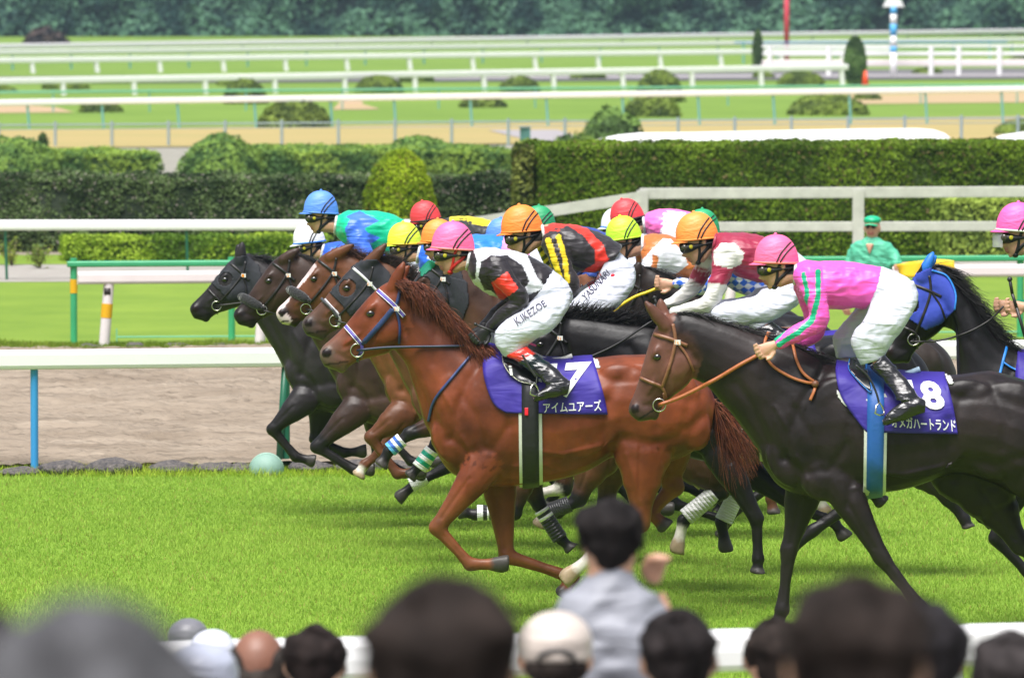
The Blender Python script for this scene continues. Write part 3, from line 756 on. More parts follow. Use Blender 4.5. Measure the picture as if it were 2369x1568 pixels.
    if face:
        a = Acc(); c = W(*HM(1026, 590), Y)
        V = Vol(Y, ppm)
        V.loft([(*HM(1003, 583), *HM(1004, 598), .045*hk, 0), (*HM(1010, 578), *HM(1011, 604), .068*hk, 0), (*HM(1030, 579), *HM(1031, 604), .082*hk, 0), (*HM(1050, 583), *HM(1050, 597), .083*hk, 0), (*HM(1075, 583), *HM(1075, 593), .08*hk, 0), (*HM(1090, 582), *HM(1090, 590), .05*hk, 0)], n=20, sub=3, col=(.012, .012, .014), p=.8)
        me = mesh_py('goggles', V.v, V.f, V.c); go = link('goggles', me, M_LEATH, root)
        for sg in (-1, 1):
            x, y = HM(1015, 590); p = W(x, y, Y); p.y += sg*.062*hk; b_ = Acc(); b_.sphere(p, (.022*hk, .018, .024*hk), (.05, .05, .05), nu=10, nv=8); b_.build('lens', M_LENS, go)
            x, y = HM(1030, 590); p = W(x, y, Y); p.y += sg*.078*hk; b_ = Acc(); b_.sphere(p, (.014*hk, .007, .014*hk), (.5, .45, .05), nu=12, nv=6); b_.build('lens_badge', M_STICK, go)
        if visor:
            b_ = Acc(); v = []; 
            for j in range(2):
                for k in range(9):
                    th = math.pi*(.72+.56*k/8); p = W(*HM(1048+58*math.cos(th), 578+34*j), Y); p.y += .09*math.sin(th); v.append(p)
            b_.add(v, [(k, k+1, k+10, k+9) for k in range(8)], (.7, .7, .7)); b_.build('visor', mat('clear_visor', (.8, .82, .85), rough=.05, alpha=.35), go)
        a = Acc()
        a.strap(bb, [HM(1056, 578), HM(1050, 592), HM(1048, 608), HM(1042, 628)], 6*hsx, Y, harness, off=.002, thick=.004)
        a.strap(bb, [HM(1078, 588), HM(1066, 602), HM(1054, 612), HM(1043, 626)], 7*hsx, Y, harness, off=.002, thick=.004)
        a.sphere(W(*HM(1041, 628), Y), (.022*hk, .052*hk, .022*hk), harness, nu=10, nv=8)
        a.build('chin_harness', M_LEATH, root)
    # collar
    a = Acc(); cc_ = collar or (.6, .6, .6); q = torso[0]; ring = []
    for k in range(20):
        th = 2*math.pi*k/20; x = (q[0]+q[2])/2+(q[0]-q[2])/2*1.02*math.cos(th); y = (q[1]+q[3])/2+(q[1]-q[3])/2*1.02*math.cos(th)
        p = W(x, y, Y); p.y += q[4]*1.0*math.sin(th); ring.append(p)
    a.tube(ring, .011, cc_, n=6, closed=True); a.build('collar', M_SILK, so)
    R = Horse(); R.root, R.J, R.HM, R.bvh, R.silkb, R.pantb, R.bootb, R.arm, R.Y, R.s, R.foot, R.shank, R.silks, R.pants = root, J, HM, bb, sb, pb, bootb, arm, Y, s, foot, shank, so, po
    return R

# ================================================================== people in the crowd
def build_person(label, x, ytop, ppm, headw, hair, shirt, lean=0, bald=False, capc=None, profile=0, floor_h=1.6, hatbrim=False, shw=.23, group='spectators watching from the stand', raised=None, grey=False, extra=None, headh=1.28, height=1.66, neckc=SKIN, glasses=False, front=False):
    """a standing figure seen from behind; x, ytop: px of the top of the head; headw: head width in metres"""
    Y = ppm2Y(ppm); top = W(x, ytop, Y); z0 = top.z-height
    root = empty('person', (top.x, Y, z0), label, 'person', group)
    P = lambda mx, mz: (x+mx*ppm, ytop+(-mz)*ppm)     # metres right / up from the head top
    V = Vol(Y, ppm); r = headw/2; sk = neckc; hh = headw*headh
    V.ell(*P(0, -hh*.5), r*ppm, hh*.5*ppm, r*1.12, 0, sk, nu=18, nv=14)
    V.ell(*P(profile*r*.35, -hh*.74), r*.72*ppm, hh*.3*ppm, r*.9, .03, sk)
    for sg in (-1, 1): V.ell(*P(sg*r*1.0*(1-abs(profile)*.6), -hh*.58), .014*ppm, .03*ppm, .018, .0, sk)
    if profile: V.ell(*P(profile*r*1.06, -hh*.62), .018*ppm, .016*ppm, .015, .02, sk); V.ell(*P(profile*r*.8, -hh*.82), .03*ppm, .02*ppm, .03, .02, sk)
    if front:
        V.ell(*P(0, -hh*.60), .013*ppm, .018*ppm, .02, r*1.1, sk); V.ell(*P(0, -hh*.78), .022*ppm, .007*ppm, .01, r*1.0, (.35, .13, .1))
        for sg in (-1, 1): V.ell(*P(sg*.03, -hh*.5), .012*ppm, .006*ppm, .01, r*1.02, (.02, .015, .01)); V.ell(*P(sg*.03, -hh*.44), .016*ppm, .004*ppm, .01, r*1.05, (.02, .015, .01))
        V.loft([(*P(-.05, -hh-.06), *P(.05, -hh-.06), .02, .125), (*P(-.004, -hh-.17), *P(.004, -hh-.17), .02, .135)], col=sk)
    V.chain([(*P(0, -hh*.8), .058, .06, 0), (*P(0, -hh-.07), .062, .065, 0)], col=sk)
    V.loft([(*P(-shw*.8, -hh-.12), *P(shw*.8, -hh-.12), .1, 0), (*P(-.16, -hh-.5), *P(.16, -hh-.5), .1, 0), (*P(-.15, -hh-.75), *P(.15, -hh-.75), .1, 0)], col=sk, sub=3)
    for sg in (-1, 1):
        V.chain([(*P(sg*.09, -hh-.72), .085, .09, 0), (*P(sg*.1, -hh-1.05), .055, .06, 0), (*P(sg*.1, -height+.06), .04, .045, 0), (*P(sg*.11, -height+.03), .04, .09, .05)], col=sk)
    arms = []
    for sg in (-1, 1):
        if raised and sg == (1 if raised[0] > 0 else -1):
            ak = shw/.23
            arms.append([(*P(sg*(shw-.03), -hh-.16), .055*ak, .06*ak, 0), (*P(sg*(shw+.035), -hh-.26), .05*ak, .05*ak, .06), (*P(raised[0]+.012*sg, raised[1]-.05), .034*ak, .034*ak, .10)])
            V.chain([(q[0], q[1], q[2]*.7, q[3]*.7, q[4]) for q in arms[-1]], col=sk); build_hand(V, *P(raised[0], raised[1]), -1.5, .10, sk, k=.62)
        else:
            arms.append([(*P(sg*(shw-.03), -hh-.16), .055, .055, 0), (*P(sg*(shw+.03), -hh-.42), .047, .047, .02), (*P(sg*(shw), -hh-.66), .03, .03, .10)])
            V.chain([(q[0], q[1], q[2]*.7, q[3]*.7, q[4]) for q in arms[-1]], col=sk); build_hand(V, *P(sg*shw, -hh-.73), 1.5, .12, sk)
    bo, bb = V.finish('body', M_SKIN, root, voxel=.012, smooth=3)
    V = Vol(Y, ppm)
    V.loft([(*P(-.05, -hh+.015), *P(.05, -hh+.015), .068, 0), (*P(-.085*shw/.2, -hh-.02), *P(.085*shw/.2, -hh-.02), .085, 0), (*P(-shw*.95, -hh-.085), *P(shw*.95, -hh-.085), .115, 0), (*P(-shw, -hh-.22), *P(shw, -hh-.22), .13, 0), (*P(-shw*.86, -hh-.45), *P(shw*.86, -hh-.45), .125, 0), (*P(-shw*.8, -hh-.66), *P(shw*.8, -hh-.66), .125, 0)], col=shirt, sub=4, n=22, p=.85)
    for A_ in arms: V.chain([(*q[:2], q[2]*1.15, q[3]*1.15, q[4]) for q in (A_[:2]+[tuple(lerp(A_[1], A_[2], .25))] if raised else A_)], col=shirt)
    V.finish('shirt', M_SILK if not raised else M_BREECH, root, voxel=.014, smooth=4, wrinkle=.01)
    V = Vol(Y, ppm); V.loft([(*P(-.17, -hh-.62), *P(.17, -hh-.62), .115, 0), (*P(-.175, -hh-.8), *P(.175, -hh-.8), .12, 0)], col=(.03, .03, .05), sub=3)
    for sg in (-1, 1): V.chain([(*P(sg*.09, -hh-.78), .1, .105, 0), (*P(sg*.1, -hh-1.05), .072, .075, 0), (*P(sg*.1, -height+.08), .055, .06, 0)], col=(.03, .03, .05))
    V.finish('trousers', M_BREECH, root, voxel=.016, smooth=2)
    if capc is None:
        V = Vol(Y, ppm); k = 1.10
        if bald:
            for sg in (-1, 1): V.ell(*P(sg*r*.72, -hh*.55), r*.42*ppm, hh*.33*ppm, r*.95, -.01, hair)
            V.ell(*P(0, -hh*.68), r*.98*ppm, hh*.25*ppm, r*.7, -.05, hair)
        else:
            V.ell(*P(-profile*r*.05, -hh*.42), r*k*ppm, hh*.46*ppm, r*1.2, -.012, hair, nu=20, nv=14)
            V.ell(*P(-profile*r*.20, -hh*.58), r*.88*ppm, hh*.31*ppm, r*.95, -.035, hair); V.ell(*P(-profile*r*.1, -hh*.80), r*.62*ppm, hh*.17*ppm, r*.75, -.03, hair)
            for i in range(26):
                a = random.uniform(0, 6.28); b = random.uniform(.0, .9)
                V.ell(*P(math.cos(a)*r*b, -hh*.40+abs(math.sin(a))*hh*.38*b), .03*ppm, .022*ppm, .04, -r*1.1*math.sqrt(1-b*b), hair)
        def hf(xx, yy, tg, c, co): return c*(1+.8*noise.noise(Vector((co.x*30, co.y*30, co.z*12))))
        def hdsp(co, nr): return np.array([noise.noise(Vector((p[0]*14, p[1]*14, p[2]*9)))*.014+noise.noise(Vector((p[0]*38, p[1]*38, p[2]*18)))*.007 for p in co])
        ho, hb_ = V.finish('hair', M_HAIR2, root, voxel=.012, smooth=2, colfn=hf, disp=hdsp)
        C = [P(-r*.8+1.6*r*i/12, -hh*.42+hh*.40*math.sin(math.pi*(i/12))) for i in range(13)]
        if not bald:
            C = [P(-r*.92+1.84*r*i/14, -hh*.38+hh*.36*math.sin(math.pi*(i/14))) for i in range(15)]
            strands('hair_wisps', C, 1500, lambda t: ((t-.5)*.012, .012-abs(t-.5)*.07), .0016, [hair, tuple(np.array(hair)*2)], Y, ho, material=M_HAIR2, spread=r*1.0, jit=.9, segs=4, droop=(0, .05))
    else:
        V = Vol(Y, ppm)
        if front: V.ell(*P(0, -hh*.16), r*1.14*ppm, hh*.24*ppm, r*1.24, -.005, capc, nu=22, nv=14)
        else: V.ell(*P(0, -hh*.36), r*1.12*ppm, hh*.38*ppm, r*1.22, -.005, capc, nu=22, nv=14); V.ell(*P(0, -hh*.5), r*1.13*ppm, hh*.16*ppm, r*1.2, -.01, capc)
        co_, cb_ = V.finish('hat' if hatbrim else 'cap', M_SILK, root, voxel=.011, smooth=3)
        a = Acc()
        if hatbrim:
            v = []; f = []
            for k in range(28):
                th = 2*math.pi*k/28; c = W(*P(0, -hh*.52), Y)
                v.append(c+Vector((math.cos(th)*r*1.05, math.sin(th)*r*1.1, 0))); v.append(c+Vector((math.cos(th)*r*1.6, math.sin(th)*r*1.7, -.035))); v.append(c+Vector((math.cos(th)*r*1.6, math.sin(th)*r*1.7, -.042)))
            for k in range(28):
                q = k*3; n_ = (k+1) % 28*3; f += [(q, q+1, n_+1, n_), (q+1, q+2, n_+2, n_+1)]
            a.add(v, f, capc); a.build('hat_brim', M_SILK, co_)
        else:
            c = W(*P(0, -hh*(.30 if front else .56)), Y); v = [c+Vector((math.sin(t)*r*.95, .5*r+math.cos(t)*r*1.5*abs(math.cos(t*.6)), -.01-.02*abs(t))) for t in np.linspace(-1.1, 1.1, 12)]
            v2 = [c+Vector((math.sin(t)*r*.9, .2*r, .0)) for t in np.linspace(-1.1, 1.1, 12)]; n_ = 12
            a.add(v+v2, [(i, i+1, n_+i+1, n_+i) for i in range(11)], capc); o_ = a.build('cap_peak', M_SILK, co_); solid(o_, .005)
            V2 = Vol(Y, ppm)  # hair below the cap
            V2.ell(*P(0, -hh*.66), r*1.02*ppm, hh*.22*ppm, r*.95, -.03, hair); V2.finish('hair', M_HAIR2, root, voxel=.012, smooth=2)
            a = Acc(); b0 = W(*P(0, -hh*.55), Y); a.tube([b0+Vector((math.cos(t)*.045, -r*1.24, math.sin(t)*.028)) for t in np.linspace(0, math.pi, 10)], .006, (.02, .02, .02)); a.build('cap_strap', M_LEATH, co_)
    if glasses:
        a = Acc(); c = W(*P(profile*r*1.05, -hh*.52), Y); a.tube([c+Vector((0, -.04+.0*k, 0))+Vector((math.cos(t)*.016, .0, math.sin(t)*.018)) for k, t in enumerate(np.linspace(0, 6.28, 14)[:-1])], .0025, (.5, .5, .5), closed=True)
        a.tube([c+Vector((0, -.04, .004)), W(*P(profile*r*.2, -hh*.52), Y)+Vector((0, -r*1.1, .004))], .0025, (.05, .05, .05)); a.build('glasses', M_LEATH, root)
    return root
# ================================================================== setting
def ext(l, r, x):      # y on the line through (0,l) and (2369,r)
    return l+(r-l)*x/CW
def strip(name, bot, top, z, material, x0=-2600, x1=5000, nx=24, ny=2):
    v = []; 
    for j in range(ny+1):
        for i in range(nx+1):
            x = x0+(x1-x0)*i/nx; yb = ext(*bot, x); yt = ext(*top, x)
            a, b = G(x, yb, z), G(x, yt, z); v.append(a+(b-a)*j/ny)
    f = [(j*(nx+1)+i, j*(nx+1)+i+1, (j+1)*(nx+1)+i+1, (j+1)*(nx+1)+i) for j in range(ny) for i in range(nx)]
    o = link(name, mesh_py(name, v, f), material, None, smooth=False); return tag(o, kind='structure')
def plane(name, x0, x1, y0, y1, z, material):
    o = link(name, mesh_py(name, [(x0, y0, z), (x1, y0, z), (x1, y1, z), (x0, y1, z)], [(0, 1, 2, 3)]), material, None, smooth=False); return tag(o, kind='structure')

def grass_mat(name, a, b, sc, sy=1.0):
    return mat(name, a, rough=.7, noise_amt=1, noise_scale=sc, noise_col=b, bump=.6, bump_scale=sc*9, bump_dist=.03, stretch=(.6, sy, 1), spec=.25, detail=6)
GA, GB = (.19, .30, .022), (.125, .225, .012)
M_TURF = grass_mat('turf_soil', (.20, .33, .03), (.14, .25, .015), 2.2)
M_TURF2 = grass_mat('far_turf', (.19, .285, .028), (.125, .215, .017), 1.3, .5)
M_TURF3 = grass_mat('infield_turf', (.17, .27, .035), (.12, .21, .022), .25, .4)
M_DIRT = mat('dirt', (.33, .275, .215), rough=.95, noise_amt=1, noise_scale=2.6, noise_col=(.17, .135, .10), bump=1, bump_scale=9, bump_dist=.10, stretch=(.35, 1.1, 1), spec=.1, detail=8)
M_CONC = mat('concrete', (.34, .32, .29), rough=.9, noise_amt=1, noise_scale=2, noise_col=(.26, .24, .21), bump=.3)
M_SAND = mat('tan_ground', (.38, .28, .11), rough=.95, noise_amt=1, noise_scale=.4, noise_col=(.30, .26, .09), stretch=(.4, 1, 1))
M_PINK = mat('bare_soil', (.42, .27, .19), rough=.95, noise_amt=1, noise_scale=.35, noise_col=(.36, .30, .12), stretch=(.3, 1, 1))
M_ROADF = mat('far_asphalt', (.12, .115, .12), rough=.9, noise_amt=.15, noise_scale=1)
M_ROADL = mat('pale_path', (.30, .28, .29), rough=.9, noise_amt=.1, noise_scale=1)

plane('ground', -900, 900, -60, 2200, -.03, M_TURF3)
strip('infield', (640, 620), (112, 78), -.012, M_TURF3)
strip('dirt_edge_ground', (1099, 1076), (806, 786), -.006, M_DIRT)
strip('turf_track', (812, 792), (652, 640), .004, M_TURF2)
strip('verge_path', (652, 640), (612, 600), .008, M_CONC)
strip('garden_ground', (612, 600), (590, 580), .012, M_TURF2)
strip('garden_soil', (590, 580), (412, 402), .012, mat('garden_soil', (.22, .19, .14), rough=.95, noise_amt=.2, noise_scale=3))
strip('garden_path', (412, 402), (345, 326), .014, mat('path_gravel', (.25, .24, .2), rough=.95, noise_amt=.2, noise_scale=3))
strip('sand_strip', (343, 322), (301, 268), .018, M_SAND)
strip('inner_turf', (301, 268), (263, 238), .022, M_TURF3)
for x0_, x1_ in ((-300, 172), (770, 880), (1895, 2700)):
    v = [G(x, ext(262, 237, x)+d, .02) for x, d in ((x0_, 0), (x1_, 0), (x1_-40, -12), (x0_+(x1_-x0_)*.6, -24), (x0_+20, -22))]
    tag(link('bare_soil_patch', mesh_py('bare_soil_patch', v, [(0, 1, 2, 3, 4)]), M_PINK, None, smooth=False), kind='structure')
strip('far_road', (193, 182), (178, 158), .03, M_ROADF)
strip('far_path', (186, 176), (181, 170), .036, M_ROADL)
# patio of pale gravel beyond the mesh fence
v = [G(*q, .03) for q in ((1130, 301), (1262, 334), (1345, 318), (1290, 300))]
tag(link('gravel_patch', mesh_py('gravel_patch', v, [(0, 1, 2, 3)]), M_ROADL, None, smooth=False), kind='structure')

# dirt track: a harrowed surface with real ridges
def ridge(x, y):
    return .034*noise.noise(Vector((x*.5, y*1.9, 0)))+.024*noise.noise(Vector((x*1.4, y*5.5, 3)))+.012*noise.noise(Vector((x*6, y*12, 5)))+.013*noise.noise(Vector((x*18, y*22, 9)))
nx, ny = 330, 240; x0, x1, y0, y1 = -8.5, 8.5, 56.9, 75.4
v = np.zeros((nx+1, ny+1, 3))
for i in range(nx+1):
    for j in range(ny+1):
        x = x0+(x1-x0)*i/nx; y = y0+(y1-y0)*j/ny; v[i, j] = (x, y, .04+1.9*ridge(x, y)+.02)
idx = np.arange((nx+1)*(ny+1)).reshape(nx+1, ny+1)
fc = np.stack([idx[:-1, :-1], idx[1:, :-1], idx[1:, 1:], idx[:-1, 1:]], -1).reshape(-1, 4)
tag(link('dirt_track', mesh_np('dirt_track', v.reshape(-1, 3), fc), M_DIRT), kind='structure')

# race turf: soil sheet and real blades
plane('race_turf', -30, 30, 26.2, 56.7, .0, M_TURF)
def blades(name, n, x0, x1, y0, y1, h0, h1, w, ca, cb, seed=1, edge=None):
    R = np.random.default_rng(seed)
    x = R.uniform(x0, x1, n); y = R.uniform(y0, y1, n)
    clump = np.zeros(n); 
    for k, (fx, fy, a) in enumerate(((.9, .35, 1), (2.7, 1.1, .8), (6.1, 2.4, .7), (13, 5, .6))):
        p = R.uniform(0, 6.28, 4)
        clump += a*np.sin(x*fx*1.3+1.7*np.sin(y*fy*1.1+p[0])+p[1])*np.sin(y*fy*1.9+1.3*np.sin(x*fx*.8+p[2])+p[3])
    clump = np.clip(clump/2.2, -1, 1)
    h = R.uniform(h0, h1, n)*(1+.35*clump); a = R.uniform(0, 6.283, n); le = R.uniform(.2, .9, n)*h; b = R.uniform(0, 6.283, n)
    v = np.zeros((n, 3, 3)); ww = w*R.uniform(.6, 1.3, n)
    v[:, 0] = np.c_[x-np.cos(a)*ww/2, y-np.sin(a)*ww/2, np.zeros(n)-.004]; v[:, 1] = np.c_[x+np.cos(a)*ww/2, y+np.sin(a)*ww/2, np.zeros(n)-.004]
    v[:, 2] = np.c_[x+np.cos(b)*le, y+np.sin(b)*le, h]
    t = np.clip(.55+.75*clump+R.normal(0, .22, n), 0, 1)[:, None]; c = np.array(ca)*(t)+np.array(cb)*(1-t)
    dry = (R.random(n) < .05)[:, None]; c = np.where(dry, np.array((.38, .34, .10)), c); c = c*R.uniform(.85, 1.15, (n, 1))
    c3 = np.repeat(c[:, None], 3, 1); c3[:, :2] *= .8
    return link(name, mesh_np(name, v.reshape(-1, 3), np.arange(n*3, dtype=np.int32).reshape(n, 3), c3.reshape(-1, 3)), M_BLADE, None, smooth=False)
def leaf_material(name, tr=.35, rough=.55):
    m = bpy.data.materials.new(name); m.use_nodes = True; n = m.node_tree; L = n.links; b = n.nodes['Principled BSDF']
    a = n.nodes.new('ShaderNodeAttribute'); a.attribute_name = 'Col'; L.new(a.outputs['Color'], b.inputs['Base Color']); b.inputs['Roughness'].default_value = rough; b.inputs['Specular IOR Level'].default_value = .08
    t = n.nodes.new('ShaderNodeBsdfTranslucent'); L.new(a.outputs['Color'], t.inputs['Color']); mx = n.nodes.new('ShaderNodeMixShader'); mx.inputs[0].default_value = tr
    L.new(b.outputs[0], mx.inputs[1]); L.new(t.outputs[0], mx.inputs[2]); L.new(mx.outputs[0], n.nodes['Material Output'].inputs[0]); return m
M_BLADE = leaf_material('grass_blade', .4, .6); M_LEAF = leaf_material('leaf', .25, .5)
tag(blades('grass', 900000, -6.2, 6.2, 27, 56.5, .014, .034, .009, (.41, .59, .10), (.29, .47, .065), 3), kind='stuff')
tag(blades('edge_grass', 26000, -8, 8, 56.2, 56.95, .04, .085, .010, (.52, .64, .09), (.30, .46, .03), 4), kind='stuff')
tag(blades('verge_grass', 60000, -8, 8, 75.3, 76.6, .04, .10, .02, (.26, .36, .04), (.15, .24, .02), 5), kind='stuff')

# ------------------------------------------------------------------ leaves, hedges, bushes
def leaf_quads(P, N, size, ca, cb, R, dry=None, clump_f=1.6, dark=None):
    n = len(P); d = R.normal(0, 1, (n, 3)); d = d/np.linalg.norm(d, axis=1)[:, None]
    N2 = N*1.1+d*.9; N2 /= np.linalg.norm(N2, axis=1)[:, None]
    t = np.cross(N2, R.normal(0, 1, (n, 3))); t /= np.linalg.norm(t, axis=1)[:, None]; b = np.cross(N2, t)
    s = (size*R.uniform(.5, 1.3, n))[:, None]
    v = np.stack([P-t*s, P-b*s*.55, P+t*s, P+b*s*.55], 1)
    cl = np.array([noise.noise(Vector(p*clump_f)) for p in P])*1.3
    k = np.clip(.5+cl+R.normal(0, .25, n), 0, 1)[:, None]; c = np.array(ca)*k+np.array(cb)*(1-k)
    if dry is not None: c = np.where((R.random(n) < .07)[:, None], np.array(dry), c)
    return v.reshape(-1, 3), np.repeat(c, 4, 0)
SEED = [10]
def hedge(label, xl, xr, ybase, ytop, depth, ca, cb, leaf=.05, dens=1.0, name='hedge', group=None, rough=.05, dry=None, ends=None, category='hedge'):
    """clipped box hedge; ybase/ytop: (y at xl, y at xr)"""
    SEED[0] += 1; R = np.random.default_rng(SEED[0])
    A, B = G(xl, ybase[0]), G(xr, ybase[1]); hA = W(xl, ytop[0], A.y).z; hB = W(xr, ytop[1], B.y).z
    L = (B-A).length; d = (B-A)/L; nrm = Vector((d.y, -d.x, 0)); nrm = nrm if nrm.y < 0 else -nrm
    hm = (hA+hB)/2; area = {'front': L*hm, 'top': L*depth, 'left': depth*hm, 'right': depth*hm, 'back': L*hm*.4}
    A_, d_, nn = np.array(A), np.array(d), np.array(nrm); P = []; N = []
    for k, ar in area.items():
        n = int(ar/(leaf*leaf)*1.5*dens); u = R.random(n); w_ = R.random(n)
        if k == 'front': p = A_+d_*(u*L)[:, None]; z = w_; nv = nn; p = p+nn*0
        elif k == 'back': p = A_+d_*(u*L)[:, None]-nn*depth; z = w_; nv = -nn
        elif k == 'top': p = A_+d_*(u*L)[:, None]-nn*(w_*depth)[:, None]; z = np.ones(n); nv = np.array((0, 0, 1.))
        elif k == 'left': p = A_-nn*(u*depth)[:, None]+0*d_; z = w_; nv = -d_
        else: p = A_+d_*L-nn*(u*depth)[:, None]; z = w_; nv = d_
        s = ((p-A_)@d_)/L; hh = hA+(hB-hA)*s
        p = p+np.array((0, 0, 1.))*(z*hh)[:, None]
        nz = np.array([noise.noise(Vector(q*2.2))*1.2+noise.noise(Vector(q*7))*.6 for q in p])
        p = p+nv*(nz*rough+R.uniform(-.05, .02, n))[:, None]
        P.append(p); N.append(np.tile(nv, (n, 1)))
    P = np.vstack(P); N = np.vstack(N); v, c = leaf_quads(P, N, leaf, ca, cb, R, dry)
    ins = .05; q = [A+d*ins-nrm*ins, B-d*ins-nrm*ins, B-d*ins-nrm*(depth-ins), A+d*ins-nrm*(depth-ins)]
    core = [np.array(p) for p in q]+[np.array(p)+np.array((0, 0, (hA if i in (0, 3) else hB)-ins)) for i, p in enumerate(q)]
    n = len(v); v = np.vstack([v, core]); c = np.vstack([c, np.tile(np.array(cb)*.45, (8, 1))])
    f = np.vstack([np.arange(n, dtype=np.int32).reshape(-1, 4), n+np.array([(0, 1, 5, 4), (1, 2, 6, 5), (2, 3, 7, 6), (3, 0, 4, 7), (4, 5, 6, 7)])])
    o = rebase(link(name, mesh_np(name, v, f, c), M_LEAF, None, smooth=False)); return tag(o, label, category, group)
def bush(label, xl, xr, ybase, ytop, ca, cb, leaf=.06, name='bush', group=None, shape=1.0, dens=1.0, zlow=0, cat='bush', dep=None, rough=.06, base=None, dry=None):
    """clipped dome (shape 1) or egg (shape<1)"""
    SEED[0] += 1; R = np.random.default_rng(SEED[0]); xm = (xl+xr)/2
    C = G(xm, ybase); a = (W(xr, ybase, C.y).x-W(xl, ybase, C.y).x)/2; h = W(xm, ytop, C.y).z; dp = dep or a
    n = int(2*math.pi*a*max(h, a)/(leaf*leaf)*1.3*dens); u = R.random(n); th = R.random(n)*6.283
    z = u**.8; r = np.sqrt(np.clip(1-z**2, 0, 1)) if shape >= 1 else np.clip((1-z**3.6), 0, 1)**.5
    P = np.c_[r*np.cos(th)*a, r*np.sin(th)*dp, z*h]; N = np.c_[np.cos(th)*r/a, np.sin(th)*r/dp, z/h]; N /= np.linalg.norm(N, axis=1)[:, None]
    P = P+np.array(C); nz = np.array([noise.noise(Vector(q*2.0))+.7*noise.noise(Vector(q*6)) for q in P]); P = P+N*(nz*rough+R.uniform(-.04, .03, n)*leaf/.06)[:, None]
    P[:, 2] = np.maximum(P[:, 2], .02)
    v, c = leaf_quads(P, N, leaf, ca, cb, R, dry)
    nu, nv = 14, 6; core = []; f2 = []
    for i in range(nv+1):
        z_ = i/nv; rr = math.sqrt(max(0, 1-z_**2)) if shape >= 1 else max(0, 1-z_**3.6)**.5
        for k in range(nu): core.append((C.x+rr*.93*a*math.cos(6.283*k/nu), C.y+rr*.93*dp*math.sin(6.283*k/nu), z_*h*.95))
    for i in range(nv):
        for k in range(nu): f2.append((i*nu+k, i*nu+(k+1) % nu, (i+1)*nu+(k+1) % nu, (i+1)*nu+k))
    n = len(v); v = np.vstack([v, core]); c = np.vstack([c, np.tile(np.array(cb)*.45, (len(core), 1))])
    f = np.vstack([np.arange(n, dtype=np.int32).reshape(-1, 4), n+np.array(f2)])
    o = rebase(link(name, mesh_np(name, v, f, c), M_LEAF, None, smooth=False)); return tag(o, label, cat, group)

DG, MG, LG, YG = (.035, .065, .018), (.075, .13, .03), (.14, .23, .04), (.21, .30, .04)
hedge('long dark green hedge behind the white rail on the left', -900, 1196, (588, 582), (414, 412), 1.5, (.15, .22, .08), (.032, .058, .022), leaf=.028, dry=(.26, .24, .2), rough=.09)
hedge('low bright green clipped hedge under the rail on the left', 150, 760, (607, 604), (550, 547), .9, (.36, .50, .05), (.10, .19, .02), leaf=.03)
hedge('tall clipped hedge wall behind the weathered white fence', 1258, 3300, (600, 590), (341, 330), 3.0, (.17, .27, .02), (.06, .115, .010), leaf=.030, rough=.05, dry=(.16, .13, .05))
hedge('narrow end of a tall hedge standing left of the hedge wall', 1192, 1234, (596, 596), (346, 345), 3.2, (.24, .27, .06), (.06, .085, .02), leaf=.04, dry=(.16, .13, .05))
hedge('bright green hedge behind the fence at the right edge', 2192, 3300, (604, 598), (462, 455), 1.2, (.34, .45, .08), (.12, .19, .035), leaf=.04)
hedge('light topped hedge in the middle distance left of the hedge wall', 600, 1215, (418, 414), (352, 350), 5.5, (.30, .44, .07), (.08, .17, .05), leaf=.045, rough=.06)
hedge('short middle-distance hedge between two domed bushes at the left', 120, 372, (412, 410), (358, 356), 4.5, (.32, .46, .07), (.08, .17, .05), leaf=.045, rough=.06)
bush('egg shaped topiary bush in front of the long dark hedge', 838, 1010, 588, 347, (.36, .48, .02), (.13, .21, .010), leaf=.03, shape=.5, name='topiary_bush', cat='topiary', dry=(.18, .16, .03), rough=.05)
bush('big rounded bush at the left edge above the dark hedge', -80, 138, 414, 318, (.24, .38, .07), (.08, .17, .05), leaf=.045, rough=.08, dep=1.6)
bush('large rounded bush left of the light topped hedge', 412, 612, 418, 312, (.24, .38, .07), (.08, .17, .05), leaf=.045, rough=.08, dep=1.6)
bush('rounded bush rising behind the topiary', 872, 1070, 402, 314, (.25, .40, .08), (.09, .19, .05), leaf=.05, rough=.08, dep=1.6)
bush('tiny clipped bush at the rear of the big left bush', 84, 112, 350, 306, (.07, .13, .03), (.03, .06, .02), leaf=.06)
bush('dark bush below the pale gravel patch beside the hedge wall', 1345, 1495, 344, 256, (.19, .32, .07), (.09, .16, .045), leaf=.08, rough=.15)
bush('low leafy bush spilling left of the white cover', 1270, 1400, 350, 318, (.18, .28, .05), (.06, .11, .03), leaf=.07, rough=.12)
far_b = [(598,766,296,231,0),(182,284,260,236,0),(514,620,240,184,0),(822,934,214,176,0),(1155,1250,212,179,1),(1468,1582,236,164,0),(1440,1576,272,220,0),(1820,2010,268,220,0),(1062,1170,248,226,1),
         (98,206,206,186,1),(922,1004,190,171,1),(1318,1402,184,163,1),(1798,1908,200,165,1),(2300,2470,312,278,0),(1975,2040,232,215,1),(500,556,198,180,1),(2110,2180,172,158,1),(1740,1790,182,168,1),(2330,2420,150,126,1),(-60,40,214,198,1)]
wh = ['nearest the mesh fence, left of centre', 'half hidden by the thin rail at the far left', 'behind the second white rail left of centre', 'standing above the topiary', 'right of the one above the topiary', 'cut by the long thin rail right of centre',
      'just behind the dark bush by the white cover', 'widest of them, above the long white cover', 'lowest one under the thin rail', 'peeping over the white rail near the left edge', 'small one by the dark road above the topiary', 'small one by the dark road at centre',
      'left of the fat cypress', 'cut by the right edge above the white cover', 'dark one at the foot of the fat cypress', 'dark one behind the rail post left of centre', 'on the road edge right of the striped pole', 'at the foot of the thin cypress', 'up at the right edge behind white fences', 'at the extreme left behind the rail']
